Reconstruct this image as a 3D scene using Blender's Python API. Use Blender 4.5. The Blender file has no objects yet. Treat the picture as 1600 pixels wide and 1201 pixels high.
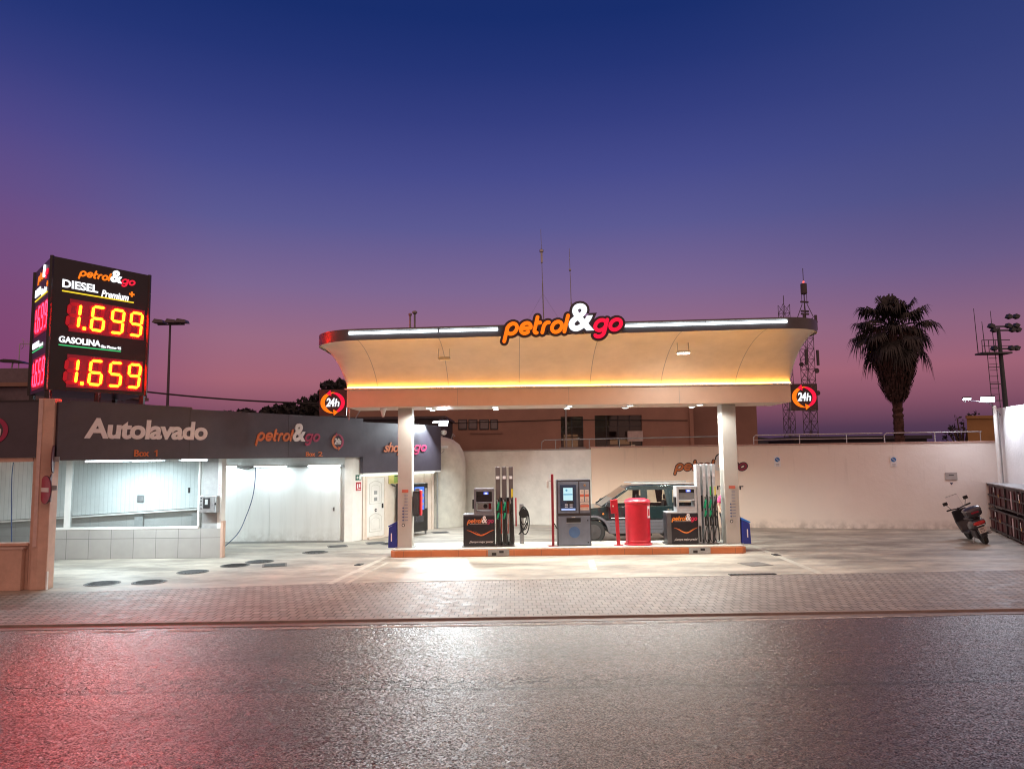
import bpy, bmesh, math, random
from mathutils import Matrix, Vector
random.seed(7)
R = math.radians
C = bpy.context.scene.collection
S = bpy.context.scene

# ------------------------------------------------------------------ camera
CAM_H = 2.7
PITCH = math.atan((712-600.5)/1150.0)
cd = bpy.data.cameras.new('camera'); cam = bpy.data.objects.new('camera', cd); C.objects.link(cam)
cd.sensor_width = 36; cd.lens = 1150/1600*36; cd.clip_end = 3000; cd.clip_start = .05
CM = Matrix.Rotation(R(90)+PITCH, 3, 'X') @ Matrix.Rotation(R(-.69), 3, 'Z')
cam.matrix_world = Matrix.Translation((0, 0, CAM_H)) @ CM.to_4x4()
S.camera = cam

def ray(px, py):
    d = CM @ Vector((px-800, 600.5-py, -1150)); return d/d.y
def P(px, py, Y):
    d = ray(px, py)*Y; return Vector((d.x, Y, d.z+CAM_H))
def G(px, py, z=0.0):
    d = ray(px, py); t = (z-CAM_H)/d.z; return Vector((d.x*t, t, z))

# ------------------------------------------------------------------ world: dusk sky
def lin(c):
    f = lambda v: v/12.92 if v <= .04045 else ((v+.055)/1.055)**2.4
    return tuple(f(v/255.0) for v in c)+(1.0,)
w = bpy.data.worlds.new('World'); S.world = w; w.use_nodes = True
nt = w.node_tree; nt.nodes.clear()
N = lambda t: nt.nodes.new(t); K = nt.links.new
out = N('ShaderNodeOutputWorld'); bg = N('ShaderNodeBackground'); tc = N('ShaderNodeTexCoord')
sx = N('ShaderNodeSeparateXYZ'); K(tc.outputs['Generated'], sx.inputs[0])
rp = N('ShaderNodeValToRGB'); K(sx.outputs['Z'], rp.inputs[0])
stops = [(0.0, (60, 48, 76)), (.03, (84, 58, 82)), (.06, (130, 80, 100)), (.10, (165, 102, 118)), (.155, (154, 107, 132)), (.22, (126, 103, 146)),
         (.30, (92, 90, 147)), (.365, (71, 76, 141)), (.425, (53, 63, 129)), (.48, (37, 53, 118)), (.53, (25, 46, 109)), (1.0, (14, 30, 78))]
e = rp.color_ramp.elements
e[0].position = stops[0][0]; e[0].color = lin(stops[0][1])
e[1].position = 1.0; e[1].color = lin(stops[-1][1])
for p_, c_ in stops[1:-1]:
    n_ = e.new(p_); n_.color = lin(c_)
# magenta band low on the left, deeper blue to the right
def mr(src, a, b, c, d):
    m = N('ShaderNodeMapRange'); m.interpolation_type = 'SMOOTHSTEP'; K(src, m.inputs['Value'])
    for i, v in zip(('From Min', 'From Max', 'To Min', 'To Max'), (a, b, c, d)): m.inputs[i].default_value = v
    return m.outputs[0]
def mth(op, a, b):
    m = N('ShaderNodeMath'); m.operation = op
    for i, v in enumerate((a, b)):
        if isinstance(v, (int, float)): m.inputs[i].default_value = v
        else: K(v, m.inputs[i])
    return m.outputs[0]
def mix(fac, a, b, blend='MIX'):
    m = N('ShaderNodeMix'); m.data_type = 'RGBA'; m.blend_type = blend
    if isinstance(fac, (int, float)): m.inputs[0].default_value = fac
    else: K(fac, m.inputs[0])
    for i, v in ((6, a), (7, b)):
        if isinstance(v, tuple): m.inputs[i].default_value = v
        else: K(v, m.inputs[i])
    return m.outputs[2]
left = mth('MULTIPLY', mr(sx.outputs['X'], -.34, -.58, 0, 1), mr(sx.outputs['Z'], .48, .12, 0, 1))
col = mix(mth('MULTIPLY', left, .7), rp.outputs[0], lin((112, 48, 108)))
right = mth('MULTIPLY', mr(sx.outputs['X'], .15, .62, 0, 1), mr(sx.outputs['Z'], .02, .3, 0, 1))
col = mix(mth('MULTIPLY', right, .5), col, lin((52, 66, 118)))
# warm fill glow added to the unseen sky behind and above the camera
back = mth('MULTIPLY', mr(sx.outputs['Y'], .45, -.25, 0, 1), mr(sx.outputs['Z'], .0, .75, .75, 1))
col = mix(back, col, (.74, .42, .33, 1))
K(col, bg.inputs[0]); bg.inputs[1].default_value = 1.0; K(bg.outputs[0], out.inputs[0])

S.view_settings.view_transform = 'Standard'; S.view_settings.look = 'None'
S.view_settings.exposure = 0; S.view_settings.gamma = 1
S.render.engine = 'CYCLES'
S.cycles.use_denoising = True
S.cycles.max_bounces = 8
S.cycles.filter_width = 1.1
S.cycles.sample_clamp_indirect = 6
S.cycles.sample_clamp_direct = 0
S.cycles.blur_glossy = .5
S.cycles.caustics_reflective = False

# ------------------------------------------------------------------ materials
MATS = {}
def mat(name, col, rough=.6, metal=0, emit=None, es=0, nz=.12, ns=6.0, bump=0.0, bs=40.0, alpha=1, coat=0, spec=.5, stretch=None):
    if name in MATS: return MATS[name]
    m = bpy.data.materials.new(name); m.use_nodes = True; t = m.node_tree; b = t.nodes['Principled BSDF']
    c4 = tuple(col)+(1,) if len(col) == 3 else tuple(col)
    b.inputs['Base Color'].default_value = c4; b.inputs['Roughness'].default_value = rough
    b.inputs['Metallic'].default_value = metal; b.inputs['Specular IOR Level'].default_value = spec
    if coat: b.inputs['Coat Weight'].default_value = coat; b.inputs['Coat Roughness'].default_value = .08
    if alpha < 1: b.inputs['Alpha'].default_value = alpha
    if emit:
        b.inputs['Emission Color'].default_value = tuple(emit)+(1,); b.inputs['Emission Strength'].default_value = es
    tcn = t.nodes.new('ShaderNodeTexCoord'); src = tcn.outputs['Object']
    if stretch:
        mp = t.nodes.new('ShaderNodeMapping'); mp.inputs['Scale'].default_value = stretch; t.links.new(src, mp.inputs[0]); src = mp.outputs[0]
    if nz > 0 and not emit:
        n = t.nodes.new('ShaderNodeTexNoise'); n.inputs['Scale'].default_value = ns; n.inputs['Detail'].default_value = 6; n.inputs['Roughness'].default_value = .65
        t.links.new(src, n.inputs['Vector'])
        mp_ = t.nodes.new('ShaderNodeMapRange'); mp_.inputs['From Min'].default_value = .3; mp_.inputs['From Max'].default_value = .7
        mp_.inputs['To Min'].default_value = 1-nz*1.6; mp_.inputs['To Max'].default_value = 1+nz*.6; t.links.new(n.outputs[0], mp_.inputs[0])
        mx = t.nodes.new('ShaderNodeVectorMath'); mx.operation = 'SCALE'; mx.inputs[0].default_value = c4[:3]; t.links.new(mp_.outputs[0], mx.inputs['Scale'])
        t.links.new(mx.outputs[0], b.inputs['Base Color'])
        r_ = t.nodes.new('ShaderNodeMapRange'); r_.inputs['To Min'].default_value = max(0.02, rough-.1); r_.inputs['To Max'].default_value = min(1, rough+.1)
        t.links.new(n.outputs[0], r_.inputs[0]); t.links.new(r_.outputs[0], b.inputs['Roughness'])
    if bump > 0:
        n2 = t.nodes.new('ShaderNodeTexNoise'); n2.inputs['Scale'].default_value = bs; n2.inputs['Detail'].default_value = 4
        t.links.new(src, n2.inputs['Vector'])
        bn = t.nodes.new('ShaderNodeBump'); bn.inputs['Strength'].default_value = bump; bn.inputs['Distance'].default_value = .02
        t.links.new(n2.outputs[0], bn.inputs['Height']); t.links.new(bn.outputs[0], b.inputs['Normal'])
    MATS[name] = m; return m
def glass(name, tint=(.8, .85, .85), a=.25, rough=.03):
    if name in MATS: return MATS[name]
    m = bpy.data.materials.new(name); m.use_nodes = True; t = m.node_tree; t.nodes.remove(t.nodes['Principled BSDF'])
    o = t.nodes['Material Output']; tr = t.nodes.new('ShaderNodeBsdfTransparent'); gl = t.nodes.new('ShaderNodeBsdfGlossy'); fr = t.nodes.new('ShaderNodeFresnel'); mx = t.nodes.new('ShaderNodeMixShader')
    tr.inputs[0].default_value = tuple(tint)+(1,); gl.inputs['Roughness'].default_value = rough; fr.inputs[0].default_value = 1.3+a
    t.links.new(fr.outputs[0], mx.inputs[0]); t.links.new(tr.outputs[0], mx.inputs[1]); t.links.new(gl.outputs[0], mx.inputs[2]); t.links.new(mx.outputs[0], o.inputs[0])
    MATS[name] = m; return m
def glow(name, c, s):
    return mat(name, (.02, .02, .02), .4, emit=c, es=s, nz=0)

white = mat('white_paint', (.78, .77, .74), .55, nz=.07, ns=2.5, bump=.15, bs=60)
stucco = mat('white_stucco', (.80, .79, .78), .85, nz=.08, ns=1.3, bump=.5, bs=9)
peachwall = mat('peach_wall_paint', (.78, .63, .54), .85, nz=.08, ns=.9, bump=.6, bs=7)
whitewall = mat('white_wall_paint', (.74, .72, .66), .85, nz=.12, ns=1.2, bump=.5, bs=8)
dark = mat('charcoal_panel', (.064, .055, .074), .38, nz=.12, ns=3)
darkred = mat('dark_sign_panel', (.016, .012, .016), .35, nz=.1)
blackp = mat('black_plastic', (.015, .015, .016), .4, nz=.1)
rubber = mat('black_rubber', (.012, .012, .012), .7, nz=.15)
steel = mat('galvanised_steel', (.42, .43, .44), .42, metal=.8, nz=.15, ns=8)
greym = mat('grey_metal_paint', (.30, .31, .31), .5, nz=.1)
beige = mat('beige_canopy_cladding', (.68, .59, .47), .42, nz=.10, ns=1.2, bump=.25, bs=1.5)
boxclad = mat('canopy_box_cladding', (.66, .50, .40), .4, nz=.05, ns=2)
colm = mat('column_paint', (.45, .43, .40), .5, nz=.06, ns=3)
red = mat('red_enamel', (.50, .012, .03), .38, nz=.08, coat=.4)
darkredp = mat('dark_red_paint', (.22, .01, .02), .5)
orangep = mat('orange_lettering', (.62, .17, .05), .5, nz=.05)
magp = mat('crimson_lettering', (.36, .025, .09), .5, nz=.05)
whitep = mat('white_lettering', (.78, .76, .76), .45, nz=.03)
cream = mat('cream_facade_paint', (.74, .64, .56), .7, nz=.06, ns=3)
salmon = mat('salmon_frame_paint', (.62, .42, .33), .55, nz=.10, ns=4, bump=.1)
tile = None
gO = glow('lit_orange_acrylic', (1.0, .20, .005), 1.15)
gW = glow('lit_white_acrylic', (.95, .97, 1.0), 1.4)
gR = glow('lit_red_acrylic', (1.0, .01, .05), 1.0)
gY = glow('lit_yellow_acrylic', (1.0, .72, .03), 1.1)
gG = glow('lit_green_acrylic', (.05, .8, .25), .8)

def nodemat(name):
    m = bpy.data.materials.new(name); m.use_nodes = True; MATS[name] = m
    return m, m.node_tree, m.node_tree.nodes['Principled BSDF']
class NB:
    def __init__(s, t): s.t = t
    def n(s, typ, **kw):
        x = s.t.nodes.new(typ)
        for k, v in kw.items():
            if k.startswith('_'): setattr(x, k[1:], v)
            else: x.inputs[k.replace('__', ' ')].default_value = v
        return x
    def l(s, a, b): s.t.links.new(a, b)
    def noise(s, vec, scale, detail=5, rough=.6):
        x = s.n('ShaderNodeTexNoise', Scale=scale, Detail=detail, Roughness=rough); s.l(vec, x.inputs['Vector']); return x.outputs[0]
    def rng(s, v, a, b, c, d):
        x = s.t.nodes.new('ShaderNodeMapRange'); s.l(v, x.inputs[0])
        for i, q in zip(('From Min', 'From Max', 'To Min', 'To Max'), (a, b, c, d)): x.inputs[i].default_value = q
        return x.outputs[0]
    def m(s, op, a, b=0.0):
        x = s.t.nodes.new('ShaderNodeMath'); x.operation = op
        for i, q in enumerate((a, b)):
            if isinstance(q, (int, float)): x.inputs[i].default_value = q
            else: s.l(q, x.inputs[i])
        return x.outputs[0]
    def mix(s, f, a, b, bl='MIX'):
        x = s.t.nodes.new('ShaderNodeMix'); x.data_type = 'RGBA'; x.blend_type = bl
        if isinstance(f, (int, float)): x.inputs[0].default_value = f
        else: s.l(f, x.inputs[0])
        for i, q in ((6, a), (7, b)):
            if isinstance(q, tuple): x.inputs[i].default_value = q if len(q) == 4 else q+(1,)
            else: s.l(q, x.inputs[i])
        return x.outputs[2]
    def map(s, vec, sc, rot=(0, 0, 0)):
        x = s.t.nodes.new('ShaderNodeMapping'); x.inputs['Scale'].default_value = sc; x.inputs['Rotation'].default_value = rot; s.l(vec, x.inputs[0]); return x.outputs[0]
    def bump(s, h, st, dist, b, prev=None):
        x = s.t.nodes.new('ShaderNodeBump'); x.inputs['Strength'].default_value = st; x.inputs['Distance'].default_value = dist; s.l(h, x.inputs['Height'])
        if prev: s.l(prev, x.inputs['Normal'])
        if b: s.l(x.outputs[0], b.inputs['Normal'])
        return x.outputs[0]

# asphalt
asph, t, b = nodemat('asphalt'); q = NB(t); oc = t.nodes.new('ShaderNodeTexCoord').outputs['Object']
v1 = q.n('ShaderNodeTexVoronoi', Scale=70.0); q.l(oc, v1.inputs['Vector'])
sep = t.nodes.new('ShaderNodeSeparateColor'); q.l(v1.outputs['Color'], sep.inputs[0])
big = q.noise(q.map(oc, (.18, 1.1, 1)), .8, 6); med = q.noise(oc, 9, 6)
c1 = q.mix(q.m('POWER', sep.outputs[0], 2.4), (.012, .007, .008), (.40, .27, .235))
c2 = q.mix(q.rng(big, .35, .65, 0, .75), c1, (.06, .053, .052))
sxyz = t.nodes.new('ShaderNodeSeparateXYZ'); q.l(oc, sxyz.inputs[0])
wob = q.m('ADD', sxyz.outputs['Y'], q.m('MULTIPLY', q.m('SUBTRACT', q.noise(q.map(oc, (.6, .6, 1)), 1.2, 4), .5), .5))
def thin(y0, w_):
    d = q.m('ABSOLUTE', q.m('SUBTRACT', wob, y0)); return q.rng(d, w_*.4, w_, 1, 0)
def band(y0, w_):
    d = q.m('ABSOLUTE', q.m('SUBTRACT', wob, y0)); return q.rng(d, 0, w_, 1, 0)
worn = q.m('MAXIMUM', band(9.25, .42), q.m('MULTIPLY', band(8.2, .5), .4))
xm = q.rng(q.m('ABSOLUTE', q.m('ADD', sxyz.outputs['X'], 2.4)), 1.0, 5.5, 1, .25)
worn = q.m('MULTIPLY', worn, xm)
ve = q.n('ShaderNodeTexVoronoi', Scale=3.6, _feature='DISTANCE_TO_EDGE')
wv = t.nodes.new('ShaderNodeVectorMath'); wv.operation = 'ADD'; q.l(oc, wv.inputs[0])
nn = t.nodes.new('ShaderNodeTexNoise'); nn.inputs['Scale'].default_value = 5; nn.inputs['Detail'].default_value = 5; q.l(oc, nn.inputs['Vector'])
sc_ = t.nodes.new('ShaderNodeVectorMath'); sc_.operation = 'SCALE'; sc_.inputs['Scale'].default_value = .35; q.l(nn.outputs['Color'], sc_.inputs[0]); q.l(sc_.outputs[0], wv.inputs[1])
q.l(wv.outputs[0], ve.inputs['Vector'])
crack = q.m('MULTIPLY', q.rng(ve.outputs['Distance'], .008, .05, 1, 0), q.rng(worn, .2, .5, 0, 1))
c3 = q.mix(q.m('MULTIPLY', worn, .45), c2, (.035, .031, .03))
c3 = q.mix(q.m('MULTIPLY', q.m('MAXIMUM', thin(9.02, .05), q.m('MULTIPLY', thin(10.4, .035), .6)), .75), c3, (.008, .007, .007))
c4 = q.mix(crack, c3, (.004, .004, .004)); q.l(c4, b.inputs['Base Color'])
q.l(q.rng(med, .3, .7, .30, .44), b.inputs['Roughness']); b.inputs['Specular IOR Level'].default_value = .8
nb = q.bump(q.m('SUBTRACT', q.m('MULTIPLY', med, 1.2), q.m('MULTIPLY', crack, 2.0)), .5, .02, None)
v2 = q.n('ShaderNodeTexVoronoi', Scale=78.0); q.l(oc, v2.inputs['Vector'])
vs_ = t.nodes.new('ShaderNodeVectorMath'); vs_.operation = 'SUBTRACT'; q.l(v2.outputs['Color'], vs_.inputs[0]); vs_.inputs[1].default_value = (.5, .5, .5)
vk = t.nodes.new('ShaderNodeVectorMath'); vk.operation = 'SCALE'; q.l(vs_.outputs[0], vk.inputs[0]); vk.inputs['Scale'].default_value = .50
va = t.nodes.new('ShaderNodeVectorMath'); va.operation = 'ADD'; q.l(nb, va.inputs[0]); q.l(vk.outputs[0], va.inputs[1])
vn = t.nodes.new('ShaderNodeVectorMath'); vn.operation = 'NORMALIZE'; q.l(va.outputs[0], vn.inputs[0]); q.l(vn.outputs[0], b.inputs['Normal'])

# block paving
pav, t, b = nodemat('block_paving'); q = NB(t); oc = t.nodes.new('ShaderNodeTexCoord').outputs['Object']
br = q.n('ShaderNodeTexBrick', Scale=1.0, Mortar__Size=.012, Mortar__Smooth=.2, Bias=0.0, Brick__Width=.16, Row__Height=.24, Color1=(.24, .205, .185, 1), Color2=(.34, .295, .265, 1), Mortar=(.035, .03, .028, 1)); br.offset = .5
q.l(oc, br.inputs['Vector'])
big = q.noise(q.map(oc, (.5, 1, 1)), 1.1, 6)
cc = q.mix(q.rng(big, .3, .7, 0, .5), br.outputs['Color'], (.13, .105, .095)); q.l(cc, b.inputs['Base Color'])
q.l(q.rng(q.noise(oc, 4, 5), .3, .7, .46, .68), b.inputs['Roughness'])
nb = q.bump(br.outputs['Fac'], -.8, .012, None); q.bump(q.noise(oc, 14, 4), .5, .012, b, nb)

# concrete forecourt
conc, t, b = nodemat('stained_concrete'); q = NB(t); oc = t.nodes.new('ShaderNodeTexCoord').outputs['Object']
n1 = q.noise(q.map(oc, (.55, 1.0, 1), (0, 0, .25)), 1.2, 9, .7); n2 = q.noise(q.map(oc, (.22, 1.3, 1), (0, 0, -.25)), 1.1, 6, .6); n3 = q.noise(oc, 30, 4)
cc = q.mix(q.rng(n1, .38, .62, 0, 1), (.23, .21, .18), (.50, .45, .38))
cc = q.mix(q.rng(n2, .50, .66, 0, .7), cc, (.15, .135, .12))
cc = q.mix(.12, cc, n3, 'MULTIPLY'); q.l(cc, b.inputs['Base Color'])
q.l(q.rng(n2, .3, .7, .62, .40), b.inputs['Roughness'])
q.bump(q.noise(oc, 9, 6), .3, .01, b)

# large wall tiles and other jointed surfaces
def tiles(name, c, w_, h_, mort=.006, jc=(.12, .12, .12), rough=.4, vert='X'):
    m, t, b = nodemat(name); q = NB(t); oc = t.nodes.new('ShaderNodeTexCoord').outputs['Object']
    s3 = t.nodes.new('ShaderNodeSeparateXYZ'); q.l(oc, s3.inputs[0]); cb = t.nodes.new('ShaderNodeCombineXYZ'); q.l(s3.outputs[vert], cb.inputs[0]); q.l(s3.outputs['Z'], cb.inputs[1])
    br = q.n('ShaderNodeTexBrick', Scale=1.0, Mortar__Size=mort, Mortar__Smooth=.1, Bias=0.0, Brick__Width=w_, Row__Height=h_, Color1=tuple(c)+(1,), Color2=tuple(x*.93 for x in c)+(1,), Mortar=tuple(jc)+(1,)); br.offset = 0; q.l(cb.outputs[0], br.inputs['Vector'])
    q.l(q.mix(q.rng(q.noise(oc, 3, 6), .35, .7, 0, .25), br.outputs['Color'], tuple(x*.6 for x in c)), b.inputs['Base Color']); b.inputs['Roughness'].default_value = rough
    q.bump(br.outputs['Fac'], -.6, .008, b); return m
tile = tiles('grey_wall_tile', (.40, .38, .36), .62, .55)
ribbed = tiles('white_ribbed_panel', (.72, .75, .74), .14, 6.0, mort=.008, jc=(.52, .55, .55), rough=.5)
greyblock = tiles('grey_block_wall', (.40, .40, .39), .9, .3, jc=(.30, .30, .30), rough=.7)
island_mat = tiles('terracotta_kerb_tile', (.60, .20, .075), .75, .6, mort=.008, jc=(.30, .13, .07), rough=.38)
washp, t, b = nodemat('wet_white_panel'); q = NB(t); oc = t.nodes.new('ShaderNodeTexCoord').outputs['Object']; sz_ = t.nodes.new('ShaderNodeSeparateXYZ'); q.l(oc, sz_.inputs[0])
c_ = q.mix(q.rng(q.noise(q.map(oc, (6, 6, .5)), 1.0, 6), .45, .75, 0, .35), (.74, .76, .75), (.52, .53, .51))
c_ = q.mix(q.m('MULTIPLY', q.rng(sz_.outputs['Z'], .0, .5, 1, 0), q.rng(q.noise(oc, 4, 6), .35, .65, 0, .7)), c_, (.36, .35, .32)); q.l(c_, b.inputs['Base Color']); b.inputs['Roughness'].default_value = .4
q.bump(q.noise(oc, 2, 3), .1, .02, b)
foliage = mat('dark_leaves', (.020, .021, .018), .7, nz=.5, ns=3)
bark = mat('bark', (.09, .06, .045), .9, nz=.3, bump=.6, bs=20)

# ------------------------------------------------------------------ builders
WORLD = set()
def tag(o, label=None, cat=None, group=None, kind=None):
    if label: o['label'] = label
    if cat: o['category'] = cat
    if group: o['group'] = group
    if kind: o['kind'] = kind
    return o
def thing(name, label, cat, loc=(0, 0, 0), rz=0, group=None, world=False, rot=None):
    o = bpy.data.objects.new(name, None); o.empty_display_size = .1; C.objects.link(o)
    o.location = loc; o.rotation_euler = rot if rot else (0, 0, rz)
    if world: WORLD.add(o.name)
    return tag(o, label, cat, group)
def attach(o, parent):
    if parent is not None:
        o.parent = parent
        if parent.name in WORLD: o.matrix_parent_inverse = Matrix.Translation(-Vector(parent.location))
class MB:
    def __init__(s): s.v = []; s.f = []; s.mi = []; s.m = 0; s.M = Matrix.Identity(4)
    def add(s, vs, fs):
        k = len(s.v); s.v += [tuple(s.M @ Vector(p)) for p in vs]; s.f += [tuple(i+k for i in f) for f in fs]; s.mi += [s.m]*len(fs); return s
    def box(s, x0, x1, y0, y1, z0, z1):
        return s.add([(x0, y0, z0), (x1, y0, z0), (x1, y1, z0), (x0, y1, z0), (x0, y0, z1), (x1, y0, z1), (x1, y1, z1), (x0, y1, z1)],
                     [(0, 3, 2, 1), (4, 5, 6, 7), (0, 1, 5, 4), (1, 2, 6, 5), (2, 3, 7, 6), (3, 0, 4, 7)])
    def prism(s, pts, a, b, axis='z'):
        n = len(pts); f3 = {'z': lambda p, h: (p[0], p[1], h), 'y': lambda p, h: (p[0], h, p[1]), 'x': lambda p, h: (h, p[0], p[1])}[axis]
        vs = [f3(p, a) for p in pts]+[f3(p, b) for p in pts]
        return s.add(vs, [tuple(range(n))[::-1], tuple(range(n, 2*n))]+[(i, (i+1) % n, n+(i+1) % n, n+i) for i in range(n)])
    def quad(s, a, b, c, d): return s.add([a, b, c, d], [(0, 1, 2, 3)])
    def tube(s, pts, r, n=8, r1=None, cap=True):
        pts = [Vector(p) for p in pts]; m = len(pts); vs = []; fs = []
        rs = [r+(0 if r1 is None else (r1-r)*i/(m-1)) for i in range(m)]
        prev = None
        for i, p in enumerate(pts):
            d = (pts[min(i+1, m-1)]-pts[max(i-1, 0)]).normalized()
            if prev is None: a = d.cross(Vector((0, 0, 1)) if abs(d.z) < .9 else Vector((1, 0, 0))).normalized()
            else: a = (prev-d*prev.dot(d)).normalized()
            prev = a; bb = d.cross(a)
            for k in range(n):
                an = 2*math.pi*k/n; vs.append(p+(a*math.cos(an)+bb*math.sin(an))*rs[i])
        for i in range(m-1):
            for k in range(n): fs.append((i*n+k, i*n+(k+1) % n, (i+1)*n+(k+1) % n, (i+1)*n+k))
        if cap: fs += [tuple(range(n))[::-1], tuple(range((m-1)*n, m*n))]
        return s.add(vs, fs)
    def lathe(s, prof, c=(0, 0, 0), n=24, axis='z'):
        vs = []; fs = []; m = len(prof)
        for r, h in prof:
            for k in range(n):
                a = 2*math.pi*k/n; x, y = r*math.cos(a), r*math.sin(a)
                p = {'z': (x, y, h), 'y': (x, h, y), 'x': (h, x, y)}[axis]; vs.append((p[0]+c[0], p[1]+c[1], p[2]+c[2]))
        for i in range(m-1):
            for k in range(n): fs.append((i*n+k, i*n+(k+1) % n, (i+1)*n+(k+1) % n, (i+1)*n+k))
        fs += [tuple(range(n))[::-1], tuple(range((m-1)*n, m*n))]
        return s.add(vs, fs)
    def build(s, name, m, parent=None, smooth=False, bevel=0, label=None):
        me = bpy.data.meshes.new(name); me.from_pydata(s.v, [], s.f)
        for x in (m if isinstance(m, (list, tuple)) else [m]): me.materials.append(x)
        if any(s.mi): me.polygons.foreach_set('material_index', s.mi)
        bm = bmesh.new(); bm.from_mesh(me); bmesh.ops.recalc_face_normals(bm, faces=bm.faces); bm.to_mesh(me); bm.free()
        if smooth: me.shade_smooth(); me.set_sharp_from_angle(angle=R(40))
        o = bpy.data.objects.new(name, me); C.objects.link(o); attach(o, parent)
        if bevel:
            md = o.modifiers.new('b', 'BEVEL'); md.width = bevel; md.segments = 2; md.limit_method = 'ANGLE'
        if label: o['label'] = label
        return o
def bx(name, m, parent, *a, bevel=0, label=None): return MB().box(*a).build(name, m, parent, bevel=bevel, label=label)

def glyphs(body, shear=0, bold=0, extr=0, sp=1.0, res=4):
    cu = bpy.data.curves.new('t', 'FONT'); cu.body = body; cu.shear = shear; cu.offset = bold; cu.extrude = extr; cu.space_character = sp; cu.resolution_u = res
    o = bpy.data.objects.new('t', cu); C.objects.link(o); dg = bpy.context.evaluated_depsgraph_get()
    me = bpy.data.meshes.new_from_object(o.evaluated_get(dg)); bpy.data.objects.remove(o); bpy.data.curves.remove(cu)
    vs = [tuple(v.co) for v in me.vertices]; fs = [tuple(p.vertices) for p in me.polygons]; bpy.data.meshes.remove(me); return vs, fs
def text(name, body, rect, y, m, parent, shear=0, bold=0, depth=.01, M=None, sp=1.0, label=None, ref=None):
    """lettering fitted into rect (x0,x1,z0,z1) of the local XZ plane, facing -Y"""
    vs, fs = glyphs(body, shear, bold, .5, sp)
    rv = vs if ref is None else glyphs(body, shear, ref, .5, sp)[0]
    xs = [v[0] for v in rv]; ys = [v[1] for v in rv]; x0, x1, z0, z1 = rect
    kx = (x1-x0)/(max(xs)-min(xs)); kz = (z1-z0)/(max(ys)-min(ys)); a, b_ = min(xs), min(ys)
    mb = MB()
    if M is not None: mb.M = M
    mb.add([(x0+(v[0]-a)*kx, y-(v[2]+.5)*depth, z0+(v[1]-b_)*kz) for v in vs], fs)
    return mb.build(name, m, parent, label=label)
def _arc(cx, cy, rx, ry, a0, a1, n=18): return [(cx+rx*math.cos(R(a0+(a1-a0)*i/n)), cy+ry*math.sin(R(a0+(a1-a0)*i/n))) for i in range(n+1)]
STROKES = {'p': (.96, [_arc(.46, .5, .34, .38, 0, 360), [(.12, .60), (.12, .3), (.12, -.42)]]),
           'e': (.95, [_arc(.46, .5, .34, .38, 0, 312), [(.14, .5), (.5, .5), (.80, .5)]]),
           't': (.62, [[(.16, 1.28), (.16, .7), (.16, .34)]+_arc(.34, .30, .18, .18, 180, 275, 6), [(.16, .86), (.3, .86), (.44, .86)]]),
           'r': (.60, [[(.12, .12), (.12, .5)]+_arc(.36, .52, .24, .34, 180, 75, 8)]),
           'o': (.94, [_arc(.46, .5, .34, .38, 0, 360)]), 'l': (.36, [[(.12, .12), (.12, .7), (.12, 1.30)]]),
           'g': (.96, [_arc(.46, .5, .34, .38, 0, 360), [(.80, .88), (.80, .5), (.80, .0)]+_arc(.50, -.04, .30, .30, 0, -140, 10)])}
def word(body, x0, x1, zb, h, y, m, parent, M=None, depth=.01, hw=.135, grow=0.0, name='lettering', slant=.26):
    """rounded slanted stroke lettering, baseline at zb, x-height h"""
    pen = 0; L = []
    for ch in body:
        adv, st = STROKES[ch]
        for k in st: L.append([(pen+px+slant*py, py) for px, py in k])
        pen += adv
    xs = [p[0] for k in L for p in k]; kx = (x1-x0-2*hw*h)/(max(xs)-min(xs)); xa = min(xs); mb = MB()
    if M is not None: mb.M = M
    w_ = (hw+grow)*h
    for j, k in enumerate(L):
        pts = [Vector((x0+hw*h+(px-xa)*kx, zb+py*h)) for px, py in k]; closed = (pts[0]-pts[-1]).length < 1e-4
        if closed: pts = pts[:-1]
        n = len(pts); lt = []; rt = []
        for i in range(n):
            d = ((pts[(i+1) % n]-pts[i-1]) if closed else (pts[min(i+1, n-1)]-pts[max(i-1, 0)])).normalized(); nn = Vector((-d.y, d.x))*w_
            lt.append(pts[i]+nn); rt.append(pts[i]-nn)
        yf = y-depth-.0012*j-(.0 if grow else .001); fv = []; ff = []
        for a_, b_ in zip(lt, rt): fv += [a_, b_]
        ff = [(2*i, 2*i+1, (2*i+3) % (2*n), (2*i+2) % (2*n)) for i in range(n if closed else n-1)]
        if not closed:
            for e0, a_, b_, q_ in ((0, lt[0], rt[0], pts[0]), (n-1, rt[-1], lt[-1], pts[-1])):
                s0 = len(fv); a0 = math.atan2((a_-q_).y, (a_-q_).x); arc = [q_+Vector((math.cos(a0+math.pi*i/8), math.sin(a0+math.pi*i/8)))*w_ for i in range(9)]
                fv += arc; ff.append(tuple(range(s0, s0+9)))
        mb.add([(p.x, yf, p.y) for p in fv], ff)
        for side in (lt, rt):
            V3 = [(p.x, yf, p.y) for p in side]+[(p.x, y, p.y) for p in side]
            mb.add(V3, [(i, (i+1) % n, n+(i+1) % n, n+i) for i in range(n if closed else n-1)])
    return mb.build(name, m, parent)
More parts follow.
